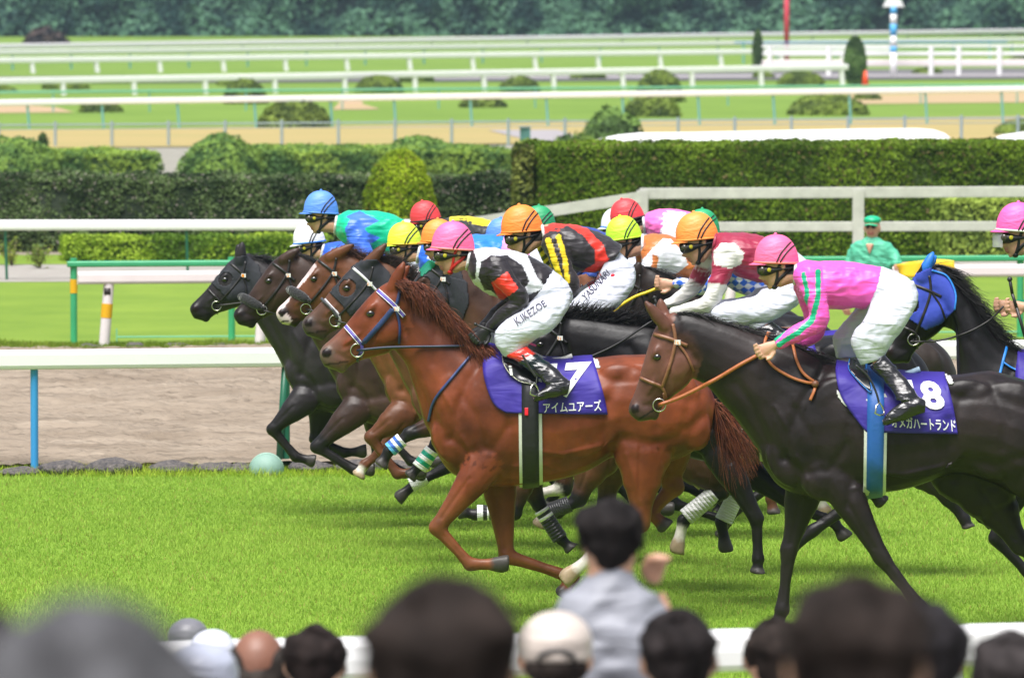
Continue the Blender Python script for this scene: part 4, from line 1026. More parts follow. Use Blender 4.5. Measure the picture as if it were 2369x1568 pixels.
for (a, b, c, d, k), w_ in zip(far_b, wh):
    bush('domed clipped bush on the infield, '+w_, a, b, c, d, (.24, .33, .06), (.08, .12, .035), leaf=.065, group='domed bushes on the infield', rough=.04)
def cypress(label, xl, xr, yb, yt):
    C = G((xl+xr)/2, yb); r = empty('cypress', (C.x, C.y, 0), label, 'tree', None)
    a = Acc(); h = W((xl+xr)/2, yt, C.y).z; a.tube([(C.x, C.y, 0), (C.x, C.y, h*.6)], .07, (.1, .07, .05)); a.build('trunk', mat('bark', (.12, .09, .06), rough=.9), r)
    SEED[0] += 1; R = np.random.default_rng(SEED[0]); w_ = (W(xr, yb, C.y).x-W(xl, yb, C.y).x)/2; n = 5000
    z = R.random(n); rr = w_*np.clip(np.sin(np.clip(z*.9+.1, 0, 1)*3.14)**.45, .1, 1)*R.uniform(.75, 1.05, n); th = R.random(n)*6.283
    P = np.c_[C.x+rr*np.cos(th), C.y+rr*np.sin(th), .12+z*(h-.12)]; N = np.c_[np.cos(th), np.sin(th), np.full(n, .3)]
    v, c = leaf_quads(P, N, .09, (.14, .24, .07), (.05, .09, .03), R); link('crown', mesh_np('crown', v, np.arange(len(v), dtype=np.int32).reshape(-1, 4), c), M_LEAF, r, smooth=False)
cypress('thin dark cypress between the white rails at the right', 1742, 1764, 178, 72)
cypress('fat cypress standing beside the orange cone', 1953, 2003, 200, 87)
# young shrubs in front of the dark hedge, far left
for i, (x, yb, yt, w_, lb) in enumerate(((28, 616, 548, 62, 'young yellow-green shrub at the left edge before the dark hedge'), (92, 622, 568, 58, 'small young shrub second from the left before the dark hedge'))):
    C = G(x, yb); r = empty('shrub', (C.x, C.y, 0), lb, 'shrub', 'young shrubs before the dark hedge'); h = W(x, yt, C.y).z; a = Acc(); R = np.random.default_rng(60+i); Ps = []
    for k in range(7):
        e = C+Vector((R.uniform(-.17, .17), R.uniform(-.12, .12), h*R.uniform(.6, 1))); m_ = C+(e-C)*.5+Vector((0, 0, .03)); a.tube([C, m_, e], [.008, .006, .004], (.12, .09, .05))
        for _ in range(42): t = R.uniform(.35, 1.05); Ps.append(np.array(C+(e-C)*t)+R.normal(0, .035, 3))
    a.build('stem', M_HAIR, r); Ps = np.array(Ps); Ps[:, 2] = np.maximum(Ps[:, 2], .02); v, c = leaf_quads(Ps, np.tile((0, -.5, .8), (len(Ps), 1)), .026, (.32, .36, .06), (.12, .18, .03), R)
    link('leaves', mesh_np('leaves', v, np.arange(len(v), dtype=np.int32).reshape(-1, 4), c), M_LEAF, r, smooth=False)

# far woodland: one leafy mass
R = np.random.default_rng(5); n = 60000
fy = G(1184, 84).y
x = R.uniform(-75, 75, n); z = R.uniform(0, 13, n)
bx = np.array([noise.noise(Vector((a*.16, 0, b*.16+3)))*3.2+noise.noise(Vector((a*.5, 7, b*.5)))*1.2 for a, b in zip(x, z)])
P = np.c_[x, fy+1.5+z*.25-bx+R.normal(0, .25, n), z]
P[:, 1] += (x-0)*.14*1.0
v, c = leaf_quads(P, np.tile((0, -.8, .5), (n, 1)), .30, (.12, .25, .15), (.02, .055, .045), R, clump_f=.45)
for i, q in enumerate(P):   # one russet shrub low on the left
    pass
n4 = len(v); core = np.array([(-80, fy+3-11, 0), (80, fy+3+11, 0), (80, fy+7+11, 13), (-80, fy+7-11, 13)]); v = np.vstack([v, core]); c = np.vstack([c, np.tile((.008, .02, .014), (4, 1))])
f = np.vstack([np.arange(n4, dtype=np.int32).reshape(-1, 4), [[n4, n4+1, n4+2, n4+3]]])
tag(link('woodland', mesh_np('woodland', v, f, c), M_LEAF, None, smooth=False), kind='stuff')
bush('russet leaved shrub at the foot of the far woodland, far left', 55, 155, 104, 68, (.10, .07, .06), (.045, .04, .04), leaf=.28, name='russet_shrub', cat='shrub', rough=.2)

# ------------------------------------------------------------------ rails and fences
M_RAIL = mat('rail_white', (.80, .80, .80), rough=.35, noise_amt=.03, noise_scale=3)
M_RAILP = mat('rail_pinkish_white', (.78, .71, .70), rough=.4, noise_amt=.05, noise_scale=4)
M_LAV = mat('rail_lavender', (.90, .84, .95), rough=.5)
M_WEATH = mat('weathered_white', (.47, .47, .43), rough=.7, noise_amt=.14, noise_scale=5, bump=.2)
M_GREEN = mat('rail_green', srgb(60, 160, 110), rough=.4, noise_amt=.08, noise_scale=6)
M_GREENP = mat('rail_pale_green', srgb(120, 185, 150), rough=.5)
M_TEAL = mat('post_teal', srgb(110, 170, 165), rough=.5); M_GREY = mat('post_grey', srgb(145, 160, 165), rough=.5)
M_DKGR = mat('post_dark_green', srgb(25, 95, 70), rough=.4); M_BLUE = mat('post_blue', srgb(60, 150, 210), rough=.4)
M_YEL = mat('band_yellow', srgb(225, 170, 15), rough=.5); M_BLK = mat('black_plate', (.04, .03, .03), rough=.5)
def on_line(A, B, x):
    lo, hi = 0.0, 1.0
    for _ in range(40):
        m = (lo+hi)/2
        if proj(A+(B-A)*m)[0] < x: lo = m
        else: hi = m
    return A+(B-A)*lo
def rail_fence(name, label, xs, base, beams, posts, pm, pw, cat='rail', group=None, lean=0, pr='post', square=False, ptop=None, bands=None, z0=0.0, sink=.0, twin=None):
    """base: (y at x=0, y at x=2369); beams: [(top y0, top y1, thickness px0, material, depth_m)]; posts: px positions"""
    A, B = G(xs[0], ext(*base, xs[0])), G(xs[1], ext(*base, xs[1]))
    mid = (A+B)/2; root = empty(name, (mid.x, mid.y, 0), label, cat, group)
    tz = None
    for (t0, t1, th, bm_, dep) in beams:
        a = Acc(); q = []
        for k, (x, E) in enumerate(((xs[0], A), (xs[1], B))):
            zt = W(x, ext(t0, t1, x), E.y).z; q.append(Vector((E.x, E.y, zt)))
        hh = th/(F/mid.y)/2; d = (B-A).normalized(); nn = Vector((-d.y, d.x, 0))
        if tz is None: tz = (q[0].z-2*hh, q[1].z-2*hh)
        v = []; m = 12; f = []
        for E in q:
            c = E-Vector((0, 0, hh))
            for k in range(m):
                t = 2*math.pi*(k+.5)/m; e = .45 if not square else .12
                cx_ = math.copysign(abs(math.cos(t))**e, math.cos(t)); cz_ = math.copysign(abs(math.sin(t))**e, math.sin(t))
                v.append(c+nn*cx_*dep/2+Vector((0, 0, cz_*hh)))
        f = [(k, (k+1) % m, m+(k+1) % m, m+k) for k in range(m)]+[tuple(range(m))[::-1], tuple(range(m, 2*m))]
        a.add(v, f, (1, 1, 1)); o = a.build('beam', bm_, root, smooth=False)
    proto = None
    for i, x in enumerate(posts):
        p = on_line(A, B, x); t = (p-A).length/(B-A).length; top = (tz[0]+(tz[1]-tz[0])*t+.10) if ptop is None else ptop
        lx = lean/(F/p.y)
        a = Acc()
        if square: a.box((p.x, p.y-.002, (top+z0)/2), (pw/2, pw/2+.01, (top-z0)/2+.02), (1, 1, 1))
        else: a.tube([(p.x, p.y, z0-.02), (p.x+lx, p.y, top)], pw/2, (1, 1, 1), n=18)
        o = a.build(pr, pm, root, smooth=False)
        if twin and i in twin: a = Acc(); a.tube([(p.x-.06, p.y-.05, z0-.02), (p.x+.0, p.y-.02, top)], pw/2*.9, (1, 1, 1), n=10); a.build(pr, pm, root)
        if bands and i < bands[0]:
            a = Acc(); zz = [W(x, yy, p.y).z for yy in bands[1:3]]; u0, u1 = [(z_-z0)/(top-z0) for z_ in zz]
            a.tube([(p.x+lx*u0, p.y, zz[0]), (p.x+lx*u1, p.y, zz[1])], pw/2+.003, (1, 1, 1), n=18); a.build('yellow_band', M_YEL, o, smooth=False)
    return root
r = rail_fence('running_rail', 'near white running rail on blue and green posts beside the dirt track', (-900, 3300), (1093, 1070), [(810, 786, 45, M_RAIL, .17)], [-500, 80, 662, 1245, 1827, 2410, 2990], M_DKGR, .062, twin=(2, 3, 4, 5, 6))
for o in [q for q in r.children if q.name.startswith('post')][:2]: o.data.materials[0] = M_BLUE; o.scale = (1, 1, 1)
r2 = rail_fence('running_rail', 'pinkish white rail with yellow banded posts beyond the dirt track', (180, 3300), (808, 790), [(630, 611, 29, M_RAILP, .16)], [240, 600, 960, 1320, 1680, 2040, 2400, 2760, 3120], M_RAILP, .115, lean=14, bands=(2, 735, 702))
p = G(248, 806); a = Acc(); a.box((W(249, 673, p.y).x, p.y-.065, W(249, 673, p.y).z), (.035, .012, .035), (0, 0, 0)); a.build('plate', M_BLK, r2)
rail_fence('running_rail', 'green rail with a yellow banded end post behind the pinkish rail', (156, 3300), (797, 780), [(605, 590, 14, M_GREEN, .12)], [171, 536, 900, 1265, 1630, 1995, 2360, 2725], M_GREEN, .075, bands=(1, 678, 646))
rail_fence('low_cord', 'thin pale green cord low over the far turf', (270, 2600), (797, 780), [(779, 765, 4, M_GREENP, .02)], [270, 640, 1010, 1380, 1750, 2120, 2490], M_GREENP, .015, cat='cord')
rail_fence('running_rail', 'white rail on thin dark green posts in front of the long dark hedge', (-1000, 1066), (648, 640), [(509, 507, 24, M_RAIL, .14)], [-420, 16, 435, 860], M_DKGR, .036, lean=-4)
# weathered two-rail fence with its sloping left end
wf = rail_fence('ranch_fence', 'weathered white two-rail fence in front of the tall hedge', (1480, 3300), (640, 636), [(443, 431, 25, M_WEATH, .10), (518, 512, 22, M_WEATH, .10)], [1486, 1985, 2480, 2980], M_WEATH, .15, square=True, cat='fence', ptop=None)
for o in [q for q in wf.children if q.name.startswith('post')]: 
    for v_ in o.data.vertices:
        if v_.co.z > .3: v_.co.z = W(1985, 441, G(1985, 638).y).z
a = Acc(); Yw = G(1486, 640).y
P0, P1 = W(1482, 456, Yw), W(1040, 524, Yw); P0.y -= .01
d = (P1-P0); ang = math.atan2(d.z, -d.x); a.box((P0+P1)/2, (d.length/2, .05, .072), (1, 1, 1), rot=ang*1.0); a.build('sloping_beam', M_WEATH, wf, smooth=False)
rail_fence('mesh_fence', 'low grey mesh fence across the tan ground', (-900, 3300), (340, 329), [(288, 271, 4, M_GREY, .04), (299, 283, 2, M_GREY, .02)], list(range(-527, 3200, 131)), M_GREY, .075, cat='fence')
rail_fence('running_rail', 'long thin white rail on pale teal posts crossing the infield', (-900, 3300), (300, 288), [(231, 199, 14, M_RAIL, .12)], [68, 240, 415, 593, 769, 916, 1092, 1268, 1444, 1619, 1793, 1969, 2145, 2321, 2500, 2680], M_TEAL, .07, lean=-5)
rail_fence('running_rail', 'thin pale green rail just above the long thin white rail', (-900, 3300), (262, 240), [(211, 194, 6, M_GREENP, .08)], list(range(-100, 3000, 223)), M_TEAL, .05)
rail_fence('running_rail', 'white rail on white posts that ends at the fat cypress', (-900, 1960), (222, 198), [(181, 142, 15, M_RAIL, .15)], [-14, 148, 312, 477, 638, 800, 962, 1122, 1283, 1443, 1603, 1763, 1950], M_RAIL, .20, lean=-4)
rail_fence('running_rail', 'white rail on white posts third from the far woodland', (-900, 2060), (170, 150), [(134, 107, 13, M_RAIL, .16)], [77, 226, 372, 519, 663, 805, 950, 1096, 1240, 1386, 1530, 1670, 1810, 1950], M_RAIL, .23, lean=-5)
rail_fence('running_rail', 'white rail second from the far woodland', (-900, 3300), (163, 128), [(116, 87, 12, M_RAIL, .18), (140, 111, 2.5, M_GREENP, .06)], list(range(-107, 3200, 136)), M_TEAL, .10)
rail_fence('running_rail', 'lavender white rail along the foot of the far woodland', (-900, 3300), (120, 86), [(102, 67, 11, M_LAV, .2)], list(range(-100, 3200, 220)), M_DKGR, .10)
rail_fence('ranch_fence', 'three-rail white fence on the right beyond the fat cypress', (1760, 3300), (184, 176), [(108, 104, 6, M_RAIL, .12), (124, 120, 9, M_RAIL, .12), (140, 138, 16, M_RAILP, .12)], [1780, 1917, 2154, 2218, 2312, 2450, 2600], M_RAIL, .22, cat='fence')
rail_fence('running_rail', 'thin blue rail behind the cypresses', (1700, 2330), (152, 146), [(100, 96, 4, mat('rail_blue', srgb(70, 130, 180)), .1)], [1720, 1990, 2290], M_TEAL, .1)
# front rail by the crowd
P0, P1 = G(-400, 1497, 1.456), G(2900, 1430, 1.456)
fr = empty('running_rail', ((P0.x+P1.x)/2, (P0.y+P1.y)/2, 0), 'thick white rail nearest the camera, behind the spectators', 'rail'); a = Acc(); d = (P1-P0).normalized(); nn = Vector((-d.y, d.x, 0)); v = []
for E in (P0, P1):
    for k in range(16):
        t = 2*math.pi*k/16; cx_ = math.copysign(abs(math.cos(t))**.5, math.cos(t)); cz_ = math.copysign(abs(math.sin(t))**.5, math.sin(t)); v.append(E-Vector((0, 0, .08))+nn*cx_*.09+Vector((0, 0, cz_*.08)))
a.add(v, [(k, (k+1) % 16, 16+(k+1) % 16, 16+k) for k in range(16)]+[tuple(range(16))], (1, 1, 1)); a.build('beam', M_RAIL, fr, smooth=False)
for t in np.linspace(.03, .97, 6):
    p = P0+(P1-P0)*t; a = Acc(); a.tube([(p.x, p.y, -.05), (p.x, p.y, 1.32)], .04, (1, 1, 1)); a.build('post', M_RAIL, fr)

# poles, cone, marker, rock bags
def pole(name, label, x, yb, segs, r_px, cat):
    C = G(x, yb); k = F/C.y; root = empty(name, (C.x, C.y, 0), label, cat)
    for i, (ya, yt, m_) in enumerate(segs):
        a = Acc(); a.tube([W(x, ya, C.y), W(x, yt, C.y)], r_px/k, (1, 1, 1), n=14); a.build('pole' if len(segs) == 1 else 'pole_section', m_, root)
    return root, C, k
M_RED = mat('pole_red', srgb(200, 60, 80), rough=.5); M_SKY = mat('pole_blue', srgb(80, 165, 220), rough=.5)
pole('red_pole', 'tall plain red pole standing before the far woodland', 1820, 138, [(138, -60, M_RED)], 6, 'pole')
rt, C, k = pole('striped_pole', 'blue and white banded pole with an arrow shaped white top', 2067, 178, [(178, 122, M_RAIL), (122, 108, M_SKY), (108, 84, M_RAIL), (84, 56, M_SKY), (56, 34, M_RAIL), (34, 16, M_SKY)], 8, 'pole')
a = Acc(); Wp = lambda x, y, e: W(x, y, C.y)+Vector((0, e, 0)); pts = [(2042, 17), (2092, 17), (2078, -12), (2056, -12)]
v = [Wp(*q, -.12) for q in pts]+[Wp(*q, .12) for q in pts]; a.add(v, [(0, 1, 2, 3), (7, 6, 5, 4), (0, 4, 5, 1), (1, 5, 6, 2), (2, 6, 7, 3), (3, 7, 4, 0)], (1, 1, 1)); a.build('arrow_top', M_RAIL, rt, smooth=False)
C = G(2002, 201); k = F/C.y; cr = empty('traffic_cone', (C.x, C.y, 0), 'small orange traffic cone at the foot of the fat cypress', 'cone'); MO = mat('cone_orange', srgb(240, 80, 30), rough=.5)
a = Acc(); a.tube([W(2002, 200, C.y), W(2002, 164, C.y)], [9/k, 2.5/k], (1, 1, 1), n=16); a.build('cone', MO, cr); a = Acc(); a.box(C+Vector((0, 0, .02)), (11/k, 11/k, .02), (1, 1, 1)); a.build('foot', MO, cr, smooth=False)
C = G(617, 1099); k = F/C.y; mk = empty('marker_ball', (C.x, C.y, 0), 'pale green half-ball marker at the edge of the turf', 'marker')
MB = mat('marker_green', srgb(128, 160, 148), rough=.6, noise_amt=.1, noise_scale=9, bump=.2); a = Acc(); a.sphere((C.x, C.y, .045), (.138, .138, .138), (1, 1, 1), 24, 16); a.build('ball', MB, mk)
a = Acc(); a.tube([(C.x+.138*math.sin(t), C.y-.141*math.cos(t)*.35, .045+.141*math.cos(t)*.93) for t in np.linspace(-1.5, 1.5, 20)], .004, (1, 1, 1), n=6); a.build('seam', mat('seam_green', srgb(170, 205, 190)), mk)
M_BAG = mat('rock_bag', (.16, .14, .125), rough=.9, noise_amt=1, noise_scale=26, noise_col=(.035, .035, .045), bump=1, bump_scale=30, bump_dist=.04)
def rock_bag(x, yb, w, h, lb, grp):
    C = G(x, yb); k = F/C.y; V = []; Fc = []; nu, nv = 22, 12; w_, h_ = w/k/2, h/k
    for i in range(nv+1):
        ph = math.pi*i/nv
        for j in range(nu):
            th = 2*math.pi*j/nu; p = Vector((math.cos(ph)*w_, math.sin(ph)*math.cos(th)*.2, math.sin(ph)*math.sin(th)*h_*.62+h_*.42))
            q = p+Vector((C.x, C.y, 0)); nz = noise.noise(q*9)*.03+noise.noise(q*24)*.018; p = p*(1+nz/max(.05, p.length)*1.0); p.z = max(p.z, -.03); V.append(p+Vector((C.x, C.y+.06, 0)))
    for i in range(nv):
        for j in range(nu): Fc.append((i*nu+j, i*nu+(j+1) % nu, (i+1)*nu+(j+1) % nu, (i+1)*nu+j))
    me = mesh_py('rock_bag', V, Fc); me.validate(); rebase(tag(link('rock_bag', me, M_BAG), lb, 'rock bag', grp))
bx = [(-60, 90, 22), (45, 104, 18), (145, 112, 33), (265, 128, 36), (398, 112, 30), (496, 96, 26), (555, 60, 22), (720, 110, 28), (830, 120, 27), (950, 120, 27), (1070, 118, 26), (1190, 120, 27), (1310, 116, 26), (1430, 120, 27)]
wl = ['beyond the left edge of the picture', 'lowest one left of the blue post', 'just right of the blue post', 'largest one, second right of the blue post', 'third right of the blue post', 'second left of the green ball marker', 'touching the green ball marker on its left',
      'first right of the twin green post', 'second right of the twin green post', 'behind the bandaged foreleg', 'behind the chestnut racehorse chest', 'hidden behind the galloping legs', 'hidden behind the galloping hind legs', 'hidden at the back of the pack']
for (x, w_, h_), l_ in zip(bx, wl): rock_bag(x, 1099-x*.0098+2, w_, h_, 'black netted rock bag along the turf edge, '+l_, 'rock bags along the turf edge')
for x, w_, l_ in ((206, 58, 'at the foot of the first banded post'), (312, 44, 'second along the far verge'), (408, 62, 'third along the far verge'), (518, 70, 'fourth along the far verge'), (640, 66, 'hidden behind the leading heads')):
    rock_bag(x, 813-x*.008, w_, 15, 'small dark rock bag past the dirt track, '+l_, 'rock bags beyond the dirt track')
# long white covers behind the hedge wall
M_COVER = mat('white_cover', (.82, .82, .82), rough=.45, noise_amt=.02, noise_scale=1)
def cover(label, xl, xr, prof, Yc, wid):
    V = Vol(Yc, F/Yc); st = []
    for x, yt in prof: st.append((x, yt, x, 560, wid, 0))
    n = 18; v = []; f = []
    for (x, yt, _, _, w_, _) in st:
        zt = W(x, yt, Yc).z
        for k in range(n):
            t = math.pi*k/(n-1); p = W(x, yt, Yc); r_ = min(1, .35+zt/1.7)
            v.append(Vector((p.x, Yc-math.cos(t)*w_, max(0, zt*(.55+.45*math.sin(t)**.6) if 0 < k < n-1 else 0))))
    for i in range(len(st)-1):
        for k in range(n-1): a_ = i*n+k; f.append((a_, a_+1, a_+n+1, a_+n))
    f += [tuple(range(n))[::-1], tuple((len(st)-1)*n+k for k in range(n))]
    o = rebase(link('white_cover', mesh_py('white_cover', v, f), M_COVER)); return tag(o, label, 'cover', 'long white covers behind the hedge')
cover('long rounded white cover showing above the hedge wall', 0, 0, [(1328, 348), (1345, 336), (1385, 321), (1430, 312), (1480, 307), (1600, 306), (1800, 302), (2000, 298), (2120, 297), (2160, 300), (2185, 308), (2200, 320), (2206, 335)], 112, .9)
cover('second white cover, cut by the right edge', 0, 0, [(2276, 334), (2290, 322), (2320, 312), (2369, 305), (2500, 300), (2700, 298), (2760, 320)], 112, .9)
# utility box by the mesh fence and its gate
C = G(1215, 334); bxr = empty('utility_box', (C.x, C.y, 0), 'small grey-green box standing at the mesh fence', 'box'); a = Acc(); k = F/C.y; a.box(C+Vector((0, 0, 19/k)), (12/k, .12, 19/k), (1, 1, 1)); a.build('cabinet', mat('box_green', srgb(80, 125, 120), rough=.6), bxr, smooth=False)
a = Acc(); a.box(C+Vector((0, 0, 39/k)), (14/k, .14, 1.2/k), (1, 1, 1)); a.build('lid', M_GREY, bxr, smooth=False)

# stand steps under the crowd
def floor_z(Y): 
    k = math.floor((26-Y)/.9); return .10+k*.0765 if Y < 26 else 0
v = []; f = []
for k in range(0, 32):
    ya, yb = 26-k*.9, 26-(k+1)*.9; z = .10+k*.0765; b = len(v)
    v += [(-14, ya, z-.0765 if k else 0), (14, ya, z-.0765 if k else 0), (14, ya, z), (-14, ya, z), (14, yb, z), (-14, yb, z)]; f += [(b, b+1, b+2, b+3), (b+3, b+2, b+4, b+5)]
tag(link('stand_steps', mesh_py('stand_steps', v, f), M_CONC, None, smooth=False), kind='structure')
# ================================================================== the field of horses and riders


G1 = 'racehorses galloping in the race'
CHEST, BAY, DBAY, BLK = (.150, .036, .013), (.056, .020, .010), (.015, .0100, .0095), (.0065, .0055, .0062)
PB = (.010, .009, .009)
def shift(L, a, b, s, n4=True):
    dx, dy = b[0]-a[0]*1.0, b[1]-a[1]*1.0
    f = lambda x, y: (b[0]+(x-a[0])*s, b[1]+(y-a[1])*s)
    return [(*f(q[0], q[1]), *f(q[2], q[3]), *q[4:]) for q in L]
def near(x, y, pl, r):
    for (x0, y0), (x1, y1) in zip(pl[:-1], pl[1:]):
        dx, dy = x1-x0, y1-y0; t = max(0, min(1, ((x-x0)*dx+(y-y0)*dy)/(dx*dx+dy*dy)))
        if math.hypot(x-x0-t*dx, y-y0-t*dy) < r: return True
    return False
A_ = lambda *c: np.array(c, float)
WHT, BLKC, REDC = A_(.62, .63, .68), A_(.018, .014, .018), A_(.75, .035, .02)

# ---------------- number 17: chestnut in front
h17 = build_horse('racehorse', 'chestnut racehorse with blue and white browband and noseband, purple cloth 17', G1, 378, 985, 0, (872,670), (737,808), [(930,618),(938,626)], CHEST, (.17, .055, .02), muzzle=(.12, .08, .062),
    legs=[FORE_A, FORE_B, HIND_A, HIND_B], socks=(0, 0, 2, 0), mane=[(.115, .028, .010), (.07, .018, .008), (.17, .048, .016)], mane_pull=.11, vox=.0115, leg_r=1.08, crest=6, mane_n=520, mane_len=.17,
    mane_dir=lambda t: (.10, -.02 if t < .10 else -.11), tail=lambda t: (.20, -.27))
bridle(h17, (.02, .035, .12), brow=(.12, .09, .42), rein=[(889,804),(960,802),(1030,801),(1085,798),(1112,784)], rein_w=4.2, rein_col=(.012, .02, .05), tagtext='17', wid=6.5, breast=([(1092,818),(1050,868),(1005,925),(990,975)], 6, (.02, .04, .14)))
for dv in (-.022, .022):
    a = Acc(); HF = h17.Hf
    a.strap(h17.bvh, [HF(dv, .01), HF(-.01+dv, .25), HF(dv, .46)], 1.6, h17.Y, (.75, .75, .78), off=.010, thick=.004)
    a.strap(h17.bvh, [HF(.575+dv, .03), HF(.585+dv, .16), HF(.6+dv, .31)], 1.6, h17.Y, (.75, .75, .78), off=.010, thick=.004)
    a.build('white_piping', M_LEATH, [o for o in h17.root.children if o.name.startswith('bridle')][0])
a = Acc(); a.strap(h17.bvh, [h17.Hf(.04, .30), h17.Hf(.3, .32), h17.Hf(.56, .33)], 12, h17.Y, (.012, .03, .10), off=.012, thick=.012); a.build('sheepskin_cheekpiece', mat('fleece_blue', (.012, .03, .10), rough=.9, sheen=.6), h17.root)
cl17 = saddle_set(h17, edge=(.60, .62, .55))
lettering('17', [(1271,841),(1369,836),(1342,918),(1262,921)], h17.cbvh, h17.Y, M_WHITE, 'number', cl17, off=.012, bold=.035)
lettering('アイムユアーズ', [(1256,931),(1390,924),(1393,950),(1258,955)], h17.cbvh, h17.Y, M_WHITE, 'name_lettering', cl17, off=.012, bold=.012)
def saddle(h, flap, edgecol, leather, iron, seat, leathcol=(.02, .02, .022), pad=None, padcol=(.6, .6, .55)):
    r = h.root; fl = patch(h, flap, mat('saddle_leather', (.014, .014, .018), rough=.2, coat=.6), 'saddle', r, step=2.5, off=.036, thick=.012, mirror=False)
    a = Acc(); a.strap(h.bvh, flap+[flap[0]], 2.2, h.Y, edgecol, off=.036, thick=.006, step=3); a.build('saddle_piping', M_LEATH, fl)
    a = Acc(); pts = [W(x, y, h.Y-.02) for x, y in resample(seat, 5)]; a.tube(pts, .016, padcol); a.build('cantle', M_LEATH, fl)
    a = Acc(); a.strap(None, [(x, y, -.375) for x, y in leather], 5, h.Y, leathcol, thick=.006); sl = a.build('stirrup_leather', M_LEATH, r)
    a = Acc(); x, y = iron; P = [W(x+dx, y+dy, h.Y-.385+e) for dx, dy, e in ((0, -20, 0), (-7, -10, -.03), (-9, 6, -.05), (0, 10, -.03), (9, 9, .0), (12, 4, .03), (8, -8, .03))]; a.tube(P, .006, (.6, .6, .6), n=8, closed=True); a.build('stirrup_iron', M_STEEL, r)
saddle(h17, [(1162,822),(1190,822),(1236,842),(1240,886),(1222,886),(1200,880),(1178,862),(1165,840)], (.6, .58, .5), [(1208,820),(1224,848),(1240,872)], (1236,905), [(1232,818),(1262,832),(1300,831),(1324,823)], leathcol=(.03, .03, .03))
lettering('i', [(1176,845),(1184,845),(1187,868),(1180,868)], h17.bvh, h17.Y, M_WHITE, 'saddle_letter', [o for o in h17.root.children if o.name.startswith('saddle') and 'cloth' not in o.name][0], off=.05, bold=.02)
patch(h17, [(1214,943),(1221,943),(1222,962),(1215,962)], mat('red_label', srgb(220, 20, 40)), 'girth_label', [o for o in h17.root.children if o.name == 'girth'][0], step=2, off=.03, mirror=False)
patch(h17, [(1366,826),(1384,832),(1388,850),(1376,852)], mat('towel_white', (.6, .6, .58), rough=.9, bump=.5), 'towel_edge', h17.root, step=2.5, off=.007, mirror=False)
POL17 = [([(1066,572),(1094,572),(1102,600),(1100,645),(1072,655)], BLKC), ([(1106,640),(1112,605),(1135,590),(1172,590),(1208,612),(1224,650),(1215,668),(1170,676),(1120,672)], BLKC), ([(1218,586),(1296,626),(1262,664),(1242,640)], BLKC), ([(1190,712),(1204,690),(1264,664),(1252,718)], BLKC), ([(1120,660),(1160,660),(1205,640),(1226,690),(1216,708),(1150,780),(1095,780),(1120,720),(1165,700)], BLKC), ([(1136,655),(1174,628),(1200,668),(1155,700)], REDC)]
def sf17(x, y, tg, c, co):
    if co.y < h17.Y:
        c = WHT
        for p, k in POL17:
            if inpoly(x, y, p): c = k
    return c
j17 = build_jockey('jockey in black and white silks with red armband, pink cap and red chin harness', h17, (989,1098,574), (.92, .14, .34), (.75, .75, .78), silkfn=sf17, armfn=lambda t, f: tuple(REDC) if .13 < t < .44 else tuple(BLKC), cuff=tuple(REDC), gloves=(.015, .015, .015), harness=(.6, .02, .02), capband=(1, .25, .25), vox=.0075)
lettering('K.IKEZOE', [(1187,737),(1257,693),(1266,706),(1198,753)], j17.pantb, j17.Y, M_INK, 'name_lettering', j17.pants, off=.008, bold=.01)

# ---------------- number 18: dark bay, nearest
B18 = [(1752,1005,1766,1078,.08),(1788,925,1802,1124,.15),(1845,862,1862,1150,.195),(1905,836,1928,1156,.22),(1990,850,1996,1146,.26),(2080,862,2080,1134,.285),(2150,866,2145,1116,.285),(2212,866,2218,1095,.275),(2290,858,2302,1118,.28),(2370,878,2362,1150,.28),(2440,908,2430,1130,.24),(2480,960,2465,1070,.15)]
h18 = build_horse('racehorse', 'dark bay racehorse nearest the camera with tan leather reins, purple cloth 18', G1, 400, 1755, -15, (1510,772), (1450,946), [(1502,708),(1530,706)], DBAY, (.018, .014, .013), muzzle=(.03, .025, .024), body=B18,
    neck_t=[(1842,800,1738,1018,.16),(1902,828,1792,1100,.2)], legs=[[(1935,1105),(2036,1284),(2128,1400),(2170,1452)], [(1868,1120),(1828,1275),(1812,1415),(1796,1462)], [(2400,1060),(2500,1240),(2600,1330),(2650,1330)], [(2245,1075),(2365,1265),(2452,1330),(2500,1300)]],
    facefn=lambda u, v, c, dy: c+(A_(.115, .045, .028)*(1-max(0, (u-.55))*1.5)-c*.4)*max(0, min(1, (u+(.22-max(0, v-.45)*.9 if v > .2 else .75))/.38)), mane=[(.012, .010, .010), (.02, .017, .017)], vox=.0115, leg_r=1.06, mane_n=420, mane_len=.22, mane_dir=lambda t: (.15, -.05), crest=4)
bridle(h18, (.20, .085, .04), rein=[(1575,918),(1620,896),(1665,872),(1710,845),(1752,822)], rein_w=6, rein_col=(.36, .11, .035), tagtext='18', wid=6, ruv=(.82, .37))
a = Acc()
for P in ([(1768,812),(1772,782),(1790,765),(1815,768),(1832,790),(1842,830),(1858,862),(1885,884)], [(1768,820),(1790,848),(1830,872),(1866,884),(1886,886)], [(1886,886),(1884,902),(1874,926)]):
    a.strap(h18.bvh, P, 6.5, h18.Y, (.38, .12, .035), off=.02, thick=.006)
a.sphere(hit(h18.bvh, 1886, 888, h18.Y, .03), .022, (.15, .06, .03)); a.build('rein_loop', M_LEATH, h18.root)
cl18 = saddle_set(h18, cloth_l=[(1935,830),(1934,868),(1950,925),(2004,1000)], cloth_r=[(2140,862),(2192,895),(2207,950),(2216,1004)] and [(2185,868),(2197,905),(2208,955),(2216,1004)], gx=(1,2), minimal=2)
